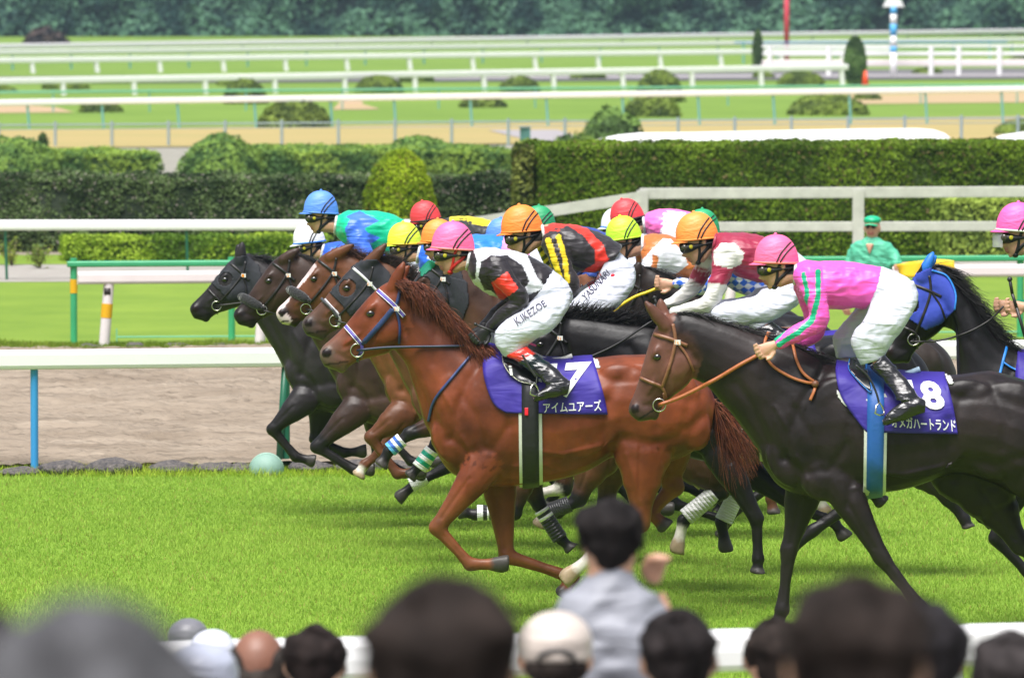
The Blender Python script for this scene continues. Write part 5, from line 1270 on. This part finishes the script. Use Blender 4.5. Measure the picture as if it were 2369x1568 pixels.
def girth_at(h, xt0, xt1, yt, yb, col, edge, gname='b'):
    for x0, x1, off, c, nm, k in ((xt0-7, xt1+7, .016, edge, 'girth_pad', 'p'), (xt0, xt1, .024, col, 'girth', 'g')):
        me = wrap(h.bvh, h.Y, [(x0, yt), (x0-1, (yt+yb)/2), (x0-3, yb)], [(x1, yt), (x1, (yt+yb)/2), (x1-3, yb)], 22, 3, off, bottom=True)
        o = link(nm, me, mat('girth_'+gname+k, c, rough=.5, bump=.2), h.root); solid(o, .005)
girth_at(h18, 2007, 2045, 852, 1150, (.015, .10, .36), (.62, .64, .58), '18')
lettering('18', [(2092,877),(2172,882),(2190,947),(2108,947)], h18.cbvh, h18.Y, M_WHITE, 'number', cl18, off=.012, bold=.04)
lettering('オメガハートランド', [(2062,963),(2210,970),(2212,998),(2064,988)], h18.cbvh, h18.Y, M_WHITE, 'name_lettering', cl18, off=.012, bold=.015)
saddle(h18, [(1962,840),(1975,838),(2006,856),(2016,905),(2000,895),(1978,872),(1965,855)], (.02, .18, .55), [(1980,845),(2008,870),(2026,905),(2034,932)], (2034,950), [(2050,850),(2080,866),(2104,862),(2128,853)], padcol=(.45, .6, .75))
patch(h18, [(2186,866),(2200,870),(2206,886),(2196,890)], mat('towel_white', (.6, .6, .58)), 'towel_edge', h18.root, step=2.5, off=.007, mirror=False)
patch(h18, [(1936,900),(1946,910),(1968,935),(1975,950),(1955,938),(1938,918)], mat('towel_white', (.6, .6, .58)), 'pad_edge', h18.root, step=2.5, off=.008, mirror=False)
GRN = A_(.0, .38, .20); PNK = (.90, .10, .52)
def sf18(x, y, tg, c, co):
    if tg == 2 and co.y < h18.Y-.05 and (near(x, y, [(1858,634),(1868,680),(1858,712),(1835,742),(1788,788)], 5.5) or near(x, y, [(1893,628),(1892,690),(1878,742),(1845,770),(1802,797)], 6.5)): return GRN
    return A_(*PNK)
j18 = build_jockey('jockey in bright pink silks with two green sleeve stripes, pink cap and bare hands', h18, (1736,1848,606), (.92, .14, .32), PNK, silkfn=sf18, capband=(1, .22, .18), tilt=-.04, vox=.0075,
    torso=[(1840,608,1838,655,.085),(1864,602,1852,692,.16),(1905,602,1888,712,.2),(1955,604,1938,716,.19),(2005,611,1978,716,.175),(2040,618,2002,716,.165),(2052,624,2010,712,.155)],
    arm=[(1870,640,.085,.072,-.15),(1884,690,.066,.06,-.19),(1890,738,.058,.054,-.2),(1840,768,.05,.047,-.21),(1792,792,.036,.036,-.21)], farm=[(1868,660,.08,.07,.14),(1888,725,.074,.06,.16),(1884,770,.064,.055,.15),(1850,790,.05,.045,.10),(1800,800,.036,.034,.03)],
    pelv=[(2038,616,2000,712,.16),(2075,628,2018,726,.175),(2106,645,2052,735,.15),(2119,670,2082,742,.1)],
    thigh=[(2112,645,2020,682,.095,-.1),(2122,690,2012,698,.10,-.15),(2097,742,1992,735,.1,-.2),(2067,782,1970,765,.095,-.21),(2046,812,1964,792,.082,-.21),(2040,824,1987,840,.065,-.21)],
    fthigh=[(2100,650,2010,685,.09,.1),(2080,720,1985,715,.1,.15),(2040,775,1950,755,.09,.2),(1995,810,1930,785,.08,.2),(1985,832,1938,834,.06,.2)],
    shank=[(2042,815,2006,843,.058,-.225),(2068,840,2027,864,.055,-.25),(2089,867,2048,887,.05,-.29),(2112,900,2060,905,.046,-.34),(2122,916,2062,918,.045,-.35)],
    foot=[(2134,920,2132,944,.035,-.35),(2110,912,2108,950,.042,-.355),(2078,925,2080,962,.042,-.36),(2048,944,2048,972,.038,-.365),(2034,960,2034,972,.025,-.365)])

# ---------------- the pack on the left
def hood(h, colr, eye=(.25, .145, .13, .11), mname='hood_black', rim=None, top=.98, low=.74, ear=True):
    H = h.Hf; ho = [H(eye[0]+math.cos(t)*eye[2], eye[1]+math.sin(t)*eye[3]) for t in np.linspace(0, 6.28, 14)[:-1]]
    poly = [H(-.02, .0), H(.46, .02), H(.46, .22), H(.50, .44), H(.34, .60), H(.1, .70), H(-.15, .62), H(-.30, .42), H(-.30, .16), H(-.16, .03)]
    o = patch(h, poly, mat(mname, colr, rough=.75, bump=.2), 'hood', h.root, step=2.6, off=.005, holes=[ho], thick=.005); return o
def fleece(h, p0, p1, r):
    a = Acc(); A0, A1 = hit(h.bvh, *p0, h.Y, .03), hit(h.bvh, *p1, h.Y, .03); C = [A0+(A1-A0)*t for t in np.linspace(0, 1, 9)]; k = h.ppm
    a.tube(C, [r/k*(.55+.45*math.sin(3.14*min(1, .12+t*.95))**.5) if t < 1 else r/k*.4 for t in np.linspace(0, 1, 9)], (.012, .012, .013), n=14); a.sphere(C[0], r/k*.75, (.012, .012, .013)); a.sphere(C[-1], r/k*.45, (.012, .012, .013))
    a.build('sheepskin_noseband', mat('fleece_black', (.014, .014, .015), rough=.95, sheen=.5, bump=1, bump_scale=90, bump_dist=.01), h.root)
DT = tuple((.015, .013, .013))
h1 = build_horse('racehorse', 'black racehorse leading with black hood, its nose furthest left', G1, 315, 650, 25, (530,607), (438,708), [(561,568),(552,573)], (.020, .017, .018), PB, legs=[[(702,925),(632,990),(686,1054),(732,1064)], [(746,930),(728,1018),(796,1050),(848,1046)], [(1085,940),(1050,1070),(965,1112),(918,1152)], None], vox=.0125, mane_dir=lambda t: (.16, .0))
hood(h1, (.014, .016, .022)); bridle(h1, DT, tagtext='1', rein=[(560,700),(640,690),(720,680),(780,660)])
h2 = build_horse('racehorse', 'dark brown racehorse with black sheepskin noseband, second head from the left', G1, 324, 768, 30, (629,607), (538,722), [(686,580),(690,590)], (.040, .022, .016), PB, legs=[[(822,948),(734,1030),(820,1083),(868,1082)], [(870,955),(874,1055),(932,1098),(985,1100)], None, None], vox=.0125)
bridle(h2, DT, rein=[(680,735),(760,715),(820,680)], nose=False, tagtext='2'); fleece(h2, (552,680), (607,712), 12)
h9 = build_horse('racehorse', 'bay racehorse with white blaze and black sheepskin noseband, third head from the left', G1, 335.7, 880, 5, (735,601), (637,718), [(808,571),(802,580)], (.115, .042, .018), PB, socks=(0, 1, 3, 2), legcols=((.11, .04, .018),)*2+(None,)*2,
    legs=[[(925,962),(859,1008),(920,1092),(988,1086)], [(960,960),(880,1050),(842,1078),(826,1106)], [(1300,980),(1305,1125),(1240,1140),(1203,1125)], [(1312,990),(1300,1120),(1262,1185),(1243,1222)]], vox=.0125,
    facefn=lambda u, v, c, dy: (A_(.62, .5, .5) if (v < .055+.04*max(0, u-.7)*3 and u > .08) or (u > .93 and v < .3 and not ((u-.965)**2/.0025+(v-.095)**2/.0023 < 1)) else c), mane=[(.10, .035, .018), (.05, .018, .01)], mane_dir=lambda t: (.13, .05), mane_n=360)
bridle(h9, DT, rein=[(780,730),(860,700),(930,650)], nose=False, tagtext='9'); fleece(h9, (663,664), (715,695), 12)
h13 = build_horse('racehorse', 'bay racehorse with black eye-hole hood and white-toothed browband, fourth head from the left', G1, 345.6, 940, 0, (815,618), (697,740), [(884,574),(872,588)], (.10, .040, .02), PB, muzzle=(.06, .045, .04),
    legs=[[(1050,965),(948,1000),(900,1040),(880,1075)], [(1062,985),(1010,1030),(968,1082),(945,1108)], [(1400,1000),(1338,1150),(1290,1182),(1252,1185)], [(1425,1010),(1402,1165),(1372,1212),(1350,1240)]], vox=.0125, mane=[(.05, .025, .018), (.02, .013, .012)], mane_n=400, mane_dir=lambda t: (.10, .09 if t < .5 else -.05))
hood(h13, (.015, .016, .019)); bridle(h13, DT, brow=(.6, .6, .62), tagtext='13', rein=[(860,760),(900,740),(960,690)]); a = Acc(); a.strap(h13.bvh, [h13.Hf(.6, .02), h13.Hf(.6, .18), h13.Hf(.64, .34)], 7, h13.Y, (.06, .06, .07), off=.012, thick=.008); a.build('noseband', M_LEATH, h13.root)
h14 = build_horse('racehorse', 'brown racehorse with green and black hood, its head hidden behind the chestnut', G1, 361, 1130, 0, (985,614), (888,735), [(1005,600),(1012,606)], (.065, .030, .018), PB, legs=[[(1205,1095),(1190,1182),(1100,1186),(1062,1178)], [(1212,1100),(1248,1172),(1300,1252),(1324,1276)], [(1625,1040),(1668,1132),(1580,1200),(1562,1276)], [(1690,1050),(1706,1142),(1670,1210),(1682,1282)]], socks=(0, 0, 1, 0), vox=.0125, tail=False)
o = hood(h14, (.016, .016, .018), mname='hood_black'); patch(h14, [(968,612),(985,600),(1012,606),(1000,622),(975,640)], mat('hood_green', (.0, .17, .10), rough=.6), 'hood_front', h14.root, step=2.6, off=.011, thick=.004, mirror=False)
bridle(h14, DT, tagtext='14', ring=False); patch(h14, [(1040,640),(1080,650),(1085,700),(1062,760),(1046,745),(1040,700)], mat('hood_black', (.014, .016, .022)), 'hood_bib', h14.root, step=2.6, off=.008)
h16 = build_horse('racehorse', 'black racehorse with orange number tag, behind the chestnut back', G1, 370, 1500, -30, (1256,752), (1165,872), [(1300,716),(1312,720)], BLK, PB, legs=[[(1668,1050),(1748,1195),(1752,1288),(1750,1322)], [(1690,1060),(1850,1180),(1930,1210),(1960,1250)], None, None], vox=.0125, mane_n=520, mane_dir=lambda t: (.12, .13 if t < .6 else -.02), mane_len=.25, neck_t=[(1600,765,1510,960,.16),(1650,778,1545,1040,.2)], tail=False)
bridle(h16, (.014, .014, .015), ring=False, tagtext='16', rein=[(1330,838),(1420,800),(1500,748),(1535,732)], rein_w=3.5); saddle_set(h16, minimal=True, edge=(.5, .5, .45))
hb = build_horse('racehorse', 'black racehorse with blue hood and blue ears behind rider 18, at the right edge', G1, 385, 2215, 0, (2106,656), (2040,812), [(2144,606),(2154,613)], BLK, PB, vox=.0125, mane_n=420, mane_dir=lambda t: (.16, -.07), tail=False, legs=[[(2370,1080),(2300,1240),(2400,1350),(2450,1330)], [(2380,1080),(2440,1240),(2470,1380),(2460,1440)], None, None])
HBl = hb.Hf; hd = hood(hb, (.03, .06, .42), mname='hood_blue', eye=(.27, .145, .10, .09))
a = Acc()
for tip, sg in (((2158,582), -1), ((2167,592), 1)):
    b0 = HBl(-.17, .1); P = [W(*b0, hb.Y), W(*lerp(b0, tip, .4), hb.Y), W(*lerp(b0, tip, .8), hb.Y), W(*tip, hb.Y)]
    for p in P: p.y += sg*.06
    a.tube(P, [.026, .034, .024, .005], (.02, .16, .62), n=10)
a.build('ear_cover', mat('ear_blue', (.015, .16, .62), rough=.5), hd)
bridle(hb, DT, rein=[(2110,790),(2170,788),(2235,770),(2290,740),(2322,708)], rein_w=3); a = Acc()
a.strap(hb.bvh, [HBl(-.28, .2), HBl(-.29, .42), HBl(-.12, .62), HBl(.1, .70)], 4, hb.Y, (.02, .2, .6), off=.012); a.build('hood_trim', M_LEATH, hd)
a = Acc(); a.strap(hb.bvh, [(2338,760),(2330,800),(2322,830),(2312,870)], 6, hb.Y, (.02, .2, .62), off=.01); a.strap(hb.bvh, [(2322,838),(2340,850),(2358,858)], 4, hb.Y, (.02, .2, .62), off=.01); a.build('breast_strap', M_LEATH, hb.root)
h13b = build_horse('racehorse', 'dark brown racehorse on yellow reins, hidden behind the maroon rider', G1, 352, 1590, 0, (1440,645), (1362,770), [(1478,612),(1486,620)], (.022, .016, .014), PB, legs=[[(1742,1040),(1772,1100),(1782,1150),(1788,1186)], [(1800,1040),(1862,1100),(1896,1150),(1912,1192)], [(2120,1040),(2192,1150),(2228,1196),(2236,1218)], [(2150,1050),(2238,1165),(2276,1200),(2302,1218)]], legcols=((.10, .04, .02), None, None, None), socks=(0, 2, 0, 0), vox=.016, mane_n=300, tail=False)
bridle(h13b, DT, rein=[(1420,722),(1462,690),(1500,675),(1538,660)], rein_col=(.80, .55, .02), rein_w=5, ring=False)
hidden = {}
def hid(k, label, ppm, cx, bob, coat, A=None, B=None, legs=None, socks=(0,)*4, **kw):
    s = ppm/378; g = 3.9*ppm+HORIZ; T = lambda x, y: (cx+(x-985)*s, g+bob+(y-1438)*s)
    A = A or T(880, 715); B = B or T(762, 870)
    hidden[k] = build_horse('racehorse', label, G1, ppm, cx, bob, A, B, [T(925, 690), T(930, 696)], coat, PB, legs=legs, socks=socks, vox=.018, mane_n=120, tail=False, **kw); bridle(hidden[k], DT, ring=False, tagtext=None)
hid(4, 'dark racehorse on the far rail under the rider with red cap and yellow-topped black silks', 303, 870, 30, DBAY)
hid(7, 'bay racehorse on the far side under the rider with plain blue cap, mostly hidden', 309, 1075, 40, BAY, legs=[None, None, [(1480,1010),(1568,1108),(1658,1164),(1690,1186)], None])
hid(8, 'brown racehorse under the green capped rider at the far side', 320, 1205, 25, DBAY, legs=[None, None, [(1650,980),(1695,1048),(1642,1078),(1603,1118)], None], socks=(0, 0, 3, 0))
hid(10, 'dark racehorse farthest from the camera under the white cap beside the red cap', 302, 1350, 55, DBAY)
hid(11, 'black racehorse under the rider in pink silks with white sleeves', 314.6, 1395, 50, BLK)
hid(12, 'light bay racehorse under the lime capped rider', 329.7, 1390, 45, (.17, .07, .035))

for h_ in [h1, h2, h9, h13, h14, hb, h13b]+list(hidden.values()): saddle_set(h_, minimal=True, edge=(.5, .5, .45))
# ---------------- riders of the pack
J9T = [(1254,522,1262,562,.08),(1285,516,1276,592,.16),(1325,518,1312,618,.2),(1368,530,1347,630,.19),(1405,545,1375,630,.175),(1432,562,1397,624,.16),(1440,570,1410,620,.15)]
def sf9(x, y, tg, c, co):
    if tg == 1:
        c = A_(.03, .026, .03)
        if inpoly(x, y, [(1240,510),(1330,505),(1300,530),(1270,548),(1262,580),(1250,570)]) or inpoly(x, y, [(1300,512),(1352,522),(1395,565),(1408,600),(1396,632),(1330,640),(1375,610),(1378,580),(1350,545)]): c = REDC
        return c
    if tg == 2 and co.y < h14.Y-.04:
        if near(x, y, [(1268,556),(1282,600),(1300,660)], 7) or near(x, y, [(1292,548),(1308,600),(1312,650)], 6): return A_(.85, .62, .02)
        return A_(.025, .02, .022)
    return A_(.85, .62, .02) if (int((x+y)/12) % 2) else A_(.02, .02, .02)
j9 = build_jockey('jockey in charcoal silks with red sash, yellow sleeve stripes and orange cap', h14, (1151,1257,534), (.95, .25, .04), (.03, .026, .03), tilt=-.13, torso=J9T, silkfn=sf9, armfn=lambda t, f: (.03, .026, .03), org=(1205,532),
    arm=[(1284,562,.08,.07,-.15),(1300,612,.064,.06,-.19),(1322,660,.056,.054,-.2),(1292,690,.05,.048,-.18),(1262,706,.036,.036,-.13)])
lettering('YASUNARI', [(1345,683),(1402,622),(1412,635),(1355,697)], j9.pantb, j9.Y, M_INK, 'name_lettering', j9.pants, off=.008, bold=.01)
lettering('Japan', [(1352,655),(1384,625),(1394,642),(1362,668)], j9.pantb, j9.Y, M_REDINK, 'red_script', j9.pants, off=.008)
a = Acc(); p = hit(j9.pantb, 1418, 638, j9.Y, .004); a.sphere(p, (.014, .006, .014), (1, 1, 1)); a.build('red_disc', M_REDINK, j9.pants)
def sf14(x, y, tg, c, co):
    if co.y > h16.Y+.02: return c
    if inpoly(x, y, [(1650,582),(1668,562),(1700,562),(1722,585),(1715,612),(1690,622),(1652,612)]): return A_(.64, .63, .59)
    if tg == 2 and y > 655+(x-1650)*.12: return A_(.64, .63, .59)
    return A_(.30, .018, .055)
j14 = build_jockey('jockey in maroon silks with white banded sleeves under an orange cap', h16, (1555,1663,552), (.95, .29, .055), (.30, .018, .055), tilt=-.15, collar=(.3, .03, .06),
    torso=[(1656,540,1648,584,.08),(1680,536,1672,612,.16),(1715,537,1705,640,.2),(1755,543,1745,652,.19),(1790,560,1775,657,.175),(1815,582,1792,660,.16)],
    arm=[(1680,590,.085,.07,-.15),(1660,645,.062,.058,-.19),(1640,696,.056,.054,-.2),(1592,712,.047,.046,-.17),(1552,722,.034,.034,-.12)], farm=[(1640,602,.07,.06,.15),(1622,640,.06,.055,.18),(1602,670,.052,.05,.19),(1572,694,.044,.042,.17),(1542,708,.034,.034,.13)],
    armfn=lambda t, f: (.30, .018, .055) if .12 < t < .40 else (.74, .73, .68), silkfn=lambda *a: sf14(*a), gloves=(.015, .015, .02),
    pelv=[(1805,580,1778,658,.16),(1835,610,1795,685,.17),(1852,645,1818,702,.15),(1853,668,1832,707,.1)],
    thigh=[(1850,650,1762,666,.095,-.1),(1846,692,1742,682,.1,-.15),(1792,736,1702,690,.1,-.2),(1732,749,1655,700,.09,-.21),(1706,753,1640,726,.078,-.21),(1716,752,1664,768,.06,-.21)],
    shank=shift(SHANK, (1193,807), (1692,762), .98), foot=shift(FOOT, (1193,807), (1692,762), .98), cuff=(.05, .025, .02))
def sf2(x, y, tg, c, co):
    if (tg != 1 and co.y > h2.Y) or inpoly(x, y, [(798,530),(808,508),(828,504),(846,530),(862,575),(868,620),(830,640),(740,670),(740,640),(812,620)]): return A_(.05, .16, .75)
    return A_(.05, .16, .75) if inpoly(x, y, [(800,500),(832,488),(878,511),(836,531)]) or inpoly(x, y, [(836,532),(880,550),(852,568)]) else A_(.0, .50, .27)
j2 = build_jockey('jockey in green silks with blue diamonds and sleeves under a light blue cap', h2, (695,783,491), (.10, .26, .80), (.0, .45, .22), silkfn=sf2, torso=[(779,498,775,540,.08),(800,488,790,560,.16),(835,485,822,576,.2),(870,487,858,583,.19),(905,494,885,586,.175),(930,505,905,586,.16),(938,512,915,583,.15)],
    arm=[(818,528,.085,.07,-.15),(838,568,.068,.062,-.19),(852,610,.056,.052,-.2),(800,640,.05,.046,-.17),(750,655,.036,.036,-.12)], armfn=lambda t, f: (.05, .16, .75), pelv=[(928,505,898,585,.16),(955,520,910,600,.175),(972,545,930,610,.15),(975,565,945,615,.1)])
j1 = build_jockey('jockey in royal blue silks under a white cap with blue brim', h1, (672,753,560), (.80, .80, .84), (.02, .10, .62), tilt=-.17, capband=(.03, .18, .6), armfn=lambda t, f: (.05, .25, .75))
j3 = build_jockey('jockey in blue silks with white sleeves under a yellow cap', h9, (889,976,563), (.72, .88, .05), (.02, .12, .62), tilt=-.07, capband=(.65, .42, .02), armfn=lambda t, f: (.75, .75, .75))
j4 = build_jockey('jockey in black silks with yellow shoulder under a red cap, left', hidden[4], (943,1021,509), (.72, .05, .06), (.03, .03, .03), tilt=-.2, capband=(.02, .02, .02), armfn=lambda t, f: (.03, .03, .03), silkfn=lambda x, y, tg, c, co: A_(.8, .65, .02) if (tg == 1 and y < 516-(1060-x)*.1 and x > 1040) else c, rot=-.1)
def sf5(x, y, tg, c, co): return A_(.85, .32, .60) if tg == 1 and 1165 < x+(y-550)*.2 < 1235 else A_(.02, .20, .70)
j5 = build_jockey('jockey in blue silks with a pink hoop and orange cap, behind the pink cap', h13, (967,1056,557), (.95, .27, .045), (.02, .2, .7), silkfn=sf5, org=(1013,553), armfn=lambda t, f: (.02, .2, .7), rot=-.12, tilt=-.05, capband=(.9, .25, .03))
j7 = build_jockey('jockey under a plain blue cap, half hidden by the orange cap', hidden[7], (1117,1198,550), (.10, .26, .75), (.70, .70, .72), tilt=-.05, capband=(.1, .25, .7), peakcol=(.8, .6, .65), armfn=lambda t, f: (.7, .7, .72), rot=-.05)
j8 = build_jockey('jockey under a dark green cap with black elastic, behind the orange cap', hidden[8], (1200,1286,524), (.02, .30, .12), (.02, .06, .32), armfn=lambda t, f: (.02, .06, .3), rot=-.02)
j10 = build_jockey('jockey under a white cap peeping out left of the right-hand red cap', hidden[10], (1384,1462,525), (.78, .80, .86), (.3, .3, .35), capband=(.03, .18, .6), tilt=-.05)
j11 = build_jockey('jockey in pink silks with white sleeves under a red cap', hidden[11], (1406,1492,508), (.72, .05, .06), (.90, .16, .50), tilt=-.30, capband=(.02, .02, .02), armfn=lambda t, f: (.78, .78, .82),
    torso=[(1487,500,1492,538,.08),(1505,489,1505,553,.16),(1532,483,1530,560,.19),(1572,485,1562,563,.19),(1610,495,1597,566,.17),(1640,510,1622,570,.16)], arm=[(1560,515,.085,.07,-.15),(1548,560,.07,.06,-.19),(1540,610,.056,.05,-.2),(1500,640,.05,.046,-.17),(1470,655,.036,.036,-.12)])
def sf12(x, y, tg, c, co):
    W_ = inpoly(x, y, [(1484,600),(1533,552),(1552,552),(1580,580),(1592,612),(1566,634),(1540,640),(1484,640)]) and not inpoly(x, y, [(1510,588),(1524,594),(1518,632),(1506,632)])
    return A_(.62, .63, .68) if (W_ or (tg != 1 and y > 630)) else A_(.50, .15, .035)
j12 = build_jockey('jockey in brown and white silks under a lime green cap', hidden[12], (1395,1486,551), (.50, .85, .04), (.5, .15, .035), tilt=-.2, silkfn=sf12, armfn=lambda t, f: (.76, .76, .8), collar=(.7, .7, .75),
    torso=[(1486,545,1486,590,.08),(1502,541,1494,612,.16),(1532,539,1526,634,.2),(1575,556,1565,642,.19),(1610,580,1600,645,.18),(1640,598,1622,650,.16)], arm=[(1510,590,.08,.07,-.15),(1500,640,.062,.058,-.19),(1488,680,.052,.05,-.2),(1450,690,.046,.045,-.17),(1420,695,.036,.036,-.12)])
def dia(x, y): u, v = (x*.8+y)/17, (x*.8-y)/17; return A_(.02, .12, .62) if (math.floor(u)+math.floor(v)) % 2 else WHT
j13 = build_jockey('jockey in blue and white diamond silks holding yellow reins, mostly hidden', h13b, (1577,1665,533), (.02, .32, .13), (.7, .7, .75), silkfn=lambda x, y, tg, c, co: dia(x, y),
    torso=[(1662,562,1660,612,.1),(1690,552,1682,662,.17),(1730,556,1725,684,.19),(1770,565,1765,684,.18),(1802,585,1790,678,.16)], arm=[(1672,615,.08,.07,-.15),(1640,650,.062,.058,-.19),(1615,662,.055,.05,-.19),(1585,655,.045,.045,-.17),(1558,655,.034,.034,-.14)])
j16 = build_jockey('jockey under a pink cap with white band and clear visor at the right edge', hb, (2295,2408,532), (.92, .12, .40), (.0, .35, .16), capband=(.8, .75, .72), visor=True, armfn=lambda t, f: (.0, .38, .16),
    arm=[(2455,575,.085,.07,-.15),(2470,635,.066,.06,-.19),(2468,690,.056,.054,-.2),(2415,704,.048,.046,-.19),(2368,706,.034,.034,-.17)], silkfn=lambda x, y, tg, c, co: A_(.0, .36, .16))
# whips are held, so they stand alone
def whip(label, pts, Y, cols, r=.007):
    a = Acc(); P = [W(x, y, Y) for x, y in pts]
    for (p, q), c in zip(zip(P[:-1], P[1:]), cols): a.tube([p, q], r, c)
    a.sphere(P[0], r*1.6, cols[0]); o = link('whip', mesh_py('whip', a.v, a.f, a.c), M_LEATH); rebase(o); tag(o, label, 'whip', 'riding whips')
whip('black and pink whip in the black glove of the rider in front of number 17', [(1100,750),(1155,772),(1188,780),(1240,800)], h17.Y-.16, [(.02, .02, .02), (.02, .02, .02), (.85, .1, .35)])
whip('black whip standing up from the maroon rider gloved hands', [(1514,688),(1520,708),(1532,738),(1545,790)], h16.Y-.14, [(.03, .03, .03)]*3)
whip('black whip held upright by the rider at the right edge', [(2336,646),(2342,680),(2352,712),(2375,790)], hb.Y-.2, [(.02, .02, .02)]*3, r=.010)

# leg bandages: sleeves around a lower leg
def bandage(h, p, q, r0, r1, col, dy, lab='leg_bandage', stripes=None):
    a = Acc(); k = h.ppm; P, Q = W(*p, h.Y+dy), W(*q, h.Y+dy)
    n = 10
    for i in range(n):
        t0, t1 = i/n, (i+1)/n; c = col
        if stripes: c = stripes[int(t0*len(stripes))]
        a.tube([P+(Q-P)*t0, P+(Q-P)*t1], [r0+(r1-r0)*t0, r0+(r1-r0)*t1], c, n=14)
    a.build(lab, M_SILK, h.root)
GY, WB, BB, KB = (.55, .55, .54), (.75, .75, .76), (.03, .12, .5), (.02, .02, .022)
bandage(h14, (1652,1142), (1586,1196), .056, .058, GY, -.15); bandage(h14, (1700,1150), (1674,1204), .056, .06, GY, .15)
bandage(h14, (1252,1178), (1296,1246), .05, .052, KB, .15, stripes=[WB, KB, WB, KB, KB, KB, KB, KB, KB, KB]); bandage(h14, (1150,1185), (1104,1186), .048, .052, KB, -.15, stripes=[KB, KB, WB, KB, WB, WB])
bandage(h13, (930,1016), (902,1040), .05, .052, WB, -.15, stripes=[WB, BB, WB, BB, (.1, .4, .7)]); bandage(h13, (1000,1040), (970,1082), .05, .055, WB, .15, stripes=[WB, (.0, .3, .2), WB, (.0, .3, .2), WB])
bandage(h1, (985,1102), (950,1120), .055, .062, WB, -.15); bandage(h13, (1318,1165), (1270,1184), .055, .06, KB, -.15)

# ---------------- course official with a yellow flag
of = build_person('course official in green cap and green shirt holding a yellow flag before the fence', 2018, 502, 222, .165, (.015, .012, .012), (.08, .44, .27), capc=(.0, .42, .20), height=W(2018, 502, ppm2Y(222)).z, group=None, raised=(-.27, -.50), shw=.24, front=True)
tz = 0; of.rotation_euler = (0, 0, math.pi-.25)
Yf = ppm2Y(222)-.2; v = []; f = []
for i in range(13):
    for j in range(7):
        x = 2074+(2206-2074)*i/12+j*1.5; y = 612-12*math.sin(i/12*2.2)+j/6*58*(.5+.5*i/12)
        p = W(x, y, Yf); p.y += .05*math.sin(i*.9+j*.3); v.append(p)
for i in range(12):
    for j in range(6): q = i*7+j; f.append((q, q+1, q+8, q+7))
fl = link('flag', mesh_py('flag', v, f), mat('flag_yellow', (.75, .50, .01), rough=.6, bump=.2)); solid(fl, .006); rebase(fl); tag(fl, 'yellow flag held out by the green official', 'flag')

# ---------------- crowd
def stand(label, x, yt, ppm, hw, hair, shirt, **kw):
    Y = ppm2Y(ppm); z = W(x, yt, Y).z; return build_person(label, x, yt, ppm, hw, hair, shirt, height=z-floor_z(Y), **kw)
HB_ = (.020, .015, .013)
stand('spectator with short grey hair in the lower left corner, very close and blurred', 235, 1412, 3300, .165, (.07, .07, .075), (.2, .2, .22), neckc=(.3, .22, .2))
stand('spectator at the extreme left edge, only a sliver of dark hair in view', -150, 1365, 2300, .16, HB_, (.05, .05, .06))
stand('spectator in a white cap beside the grey brimmed hat at lower left', 492, 1456, 640, .150, HB_, (.5, .52, .6), capc=(.62, .64, .74))
stand('spectator in a grey brimmed hat and pale shirt, small, at lower left', 436, 1430, 560, .15, HB_, (.65, .68, .78), capc=(.16, .16, .18), hatbrim=True)
stand('spectator in a pale grey-blue hat at lower left, just under the grey brimmed hat', 468, 1486, 900, .170, HB_, (.4, .43, .5), capc=(.42, .45, .55))
stand('spectator with a bald crown between the pale shirt and the curly hair', 597, 1454, 780, .165, (.03, .025, .022), (.45, .47, .5), bald=True, neckc=(.22, .10, .065))
stand('spectator with dark tousled hair right of the bald crown', 728, 1450, 790, .160, (.018, .013, .012), (.10, .10, .11))
stand('spectator with a large dark head at bottom centre, close and blurred', 1022, 1338, 1950, .165, HB_, (.06, .06, .07))
stand('spectator in a beige cap at bottom centre', 1287, 1414, 950, .160, HB_, (.3, .3, .32), capc=(.55, .48, .43))
stand('boy in a light grey shirt raised above the crowd, one hand lifted', 1412, 1156, 930, .148, (.014, .012, .012), (.27, .28, .32), shw=.15, profile=.55, raised=(.115, -.19), glasses=True, headh=1.22)
stand('spectator with dark round head just right of the boy in grey', 1570, 1416, 1000, .160, (.016, .013, .013), (.08, .08, .09))
stand('spectator with dark head half hidden left of the biggest right-hand head', 1790, 1432, 820, .155, HB_, (.1, .1, .12))
stand('spectator with the biggest dark head at lower right, blurred', 1982, 1332, 1850, .160, HB_, (.07, .07, .08))
stand('spectator with dark head just right of the biggest right-hand head', 2138, 1396, 1180, .150, (.02, .018, .02), (.12, .12, .13))
stand('spectator with thinning dark hair in the lower right corner', 2335, 1464, 1050, .160, (.035, .03, .03), (.2, .2, .22))
print('script seconds', round(time.time()-T0, 1))
# ---------------- air
if not os.environ.get('NOHAZE'):
    a = Acc(); a.box((0, 700, 14), (330, 790, 15.5), (1, 1, 1)); hz = a.build('haze', None, None, smooth=False); tag(hz, kind='stuff')
    m = bpy.data.materials.new('haze'); m.use_nodes = True; n = m.node_tree; n.nodes.remove(n.nodes['Principled BSDF']); pv = n.nodes.new('ShaderNodeVolumePrincipled')
    pv.inputs['Color'].default_value = (.62, .82, 1, 1); pv.inputs['Density'].default_value = .00020; pv.inputs['Anisotropy'].default_value = .2
    n.links.new(pv.outputs[0], n.nodes['Material Output'].inputs['Volume']); hz.data.materials.append(m)
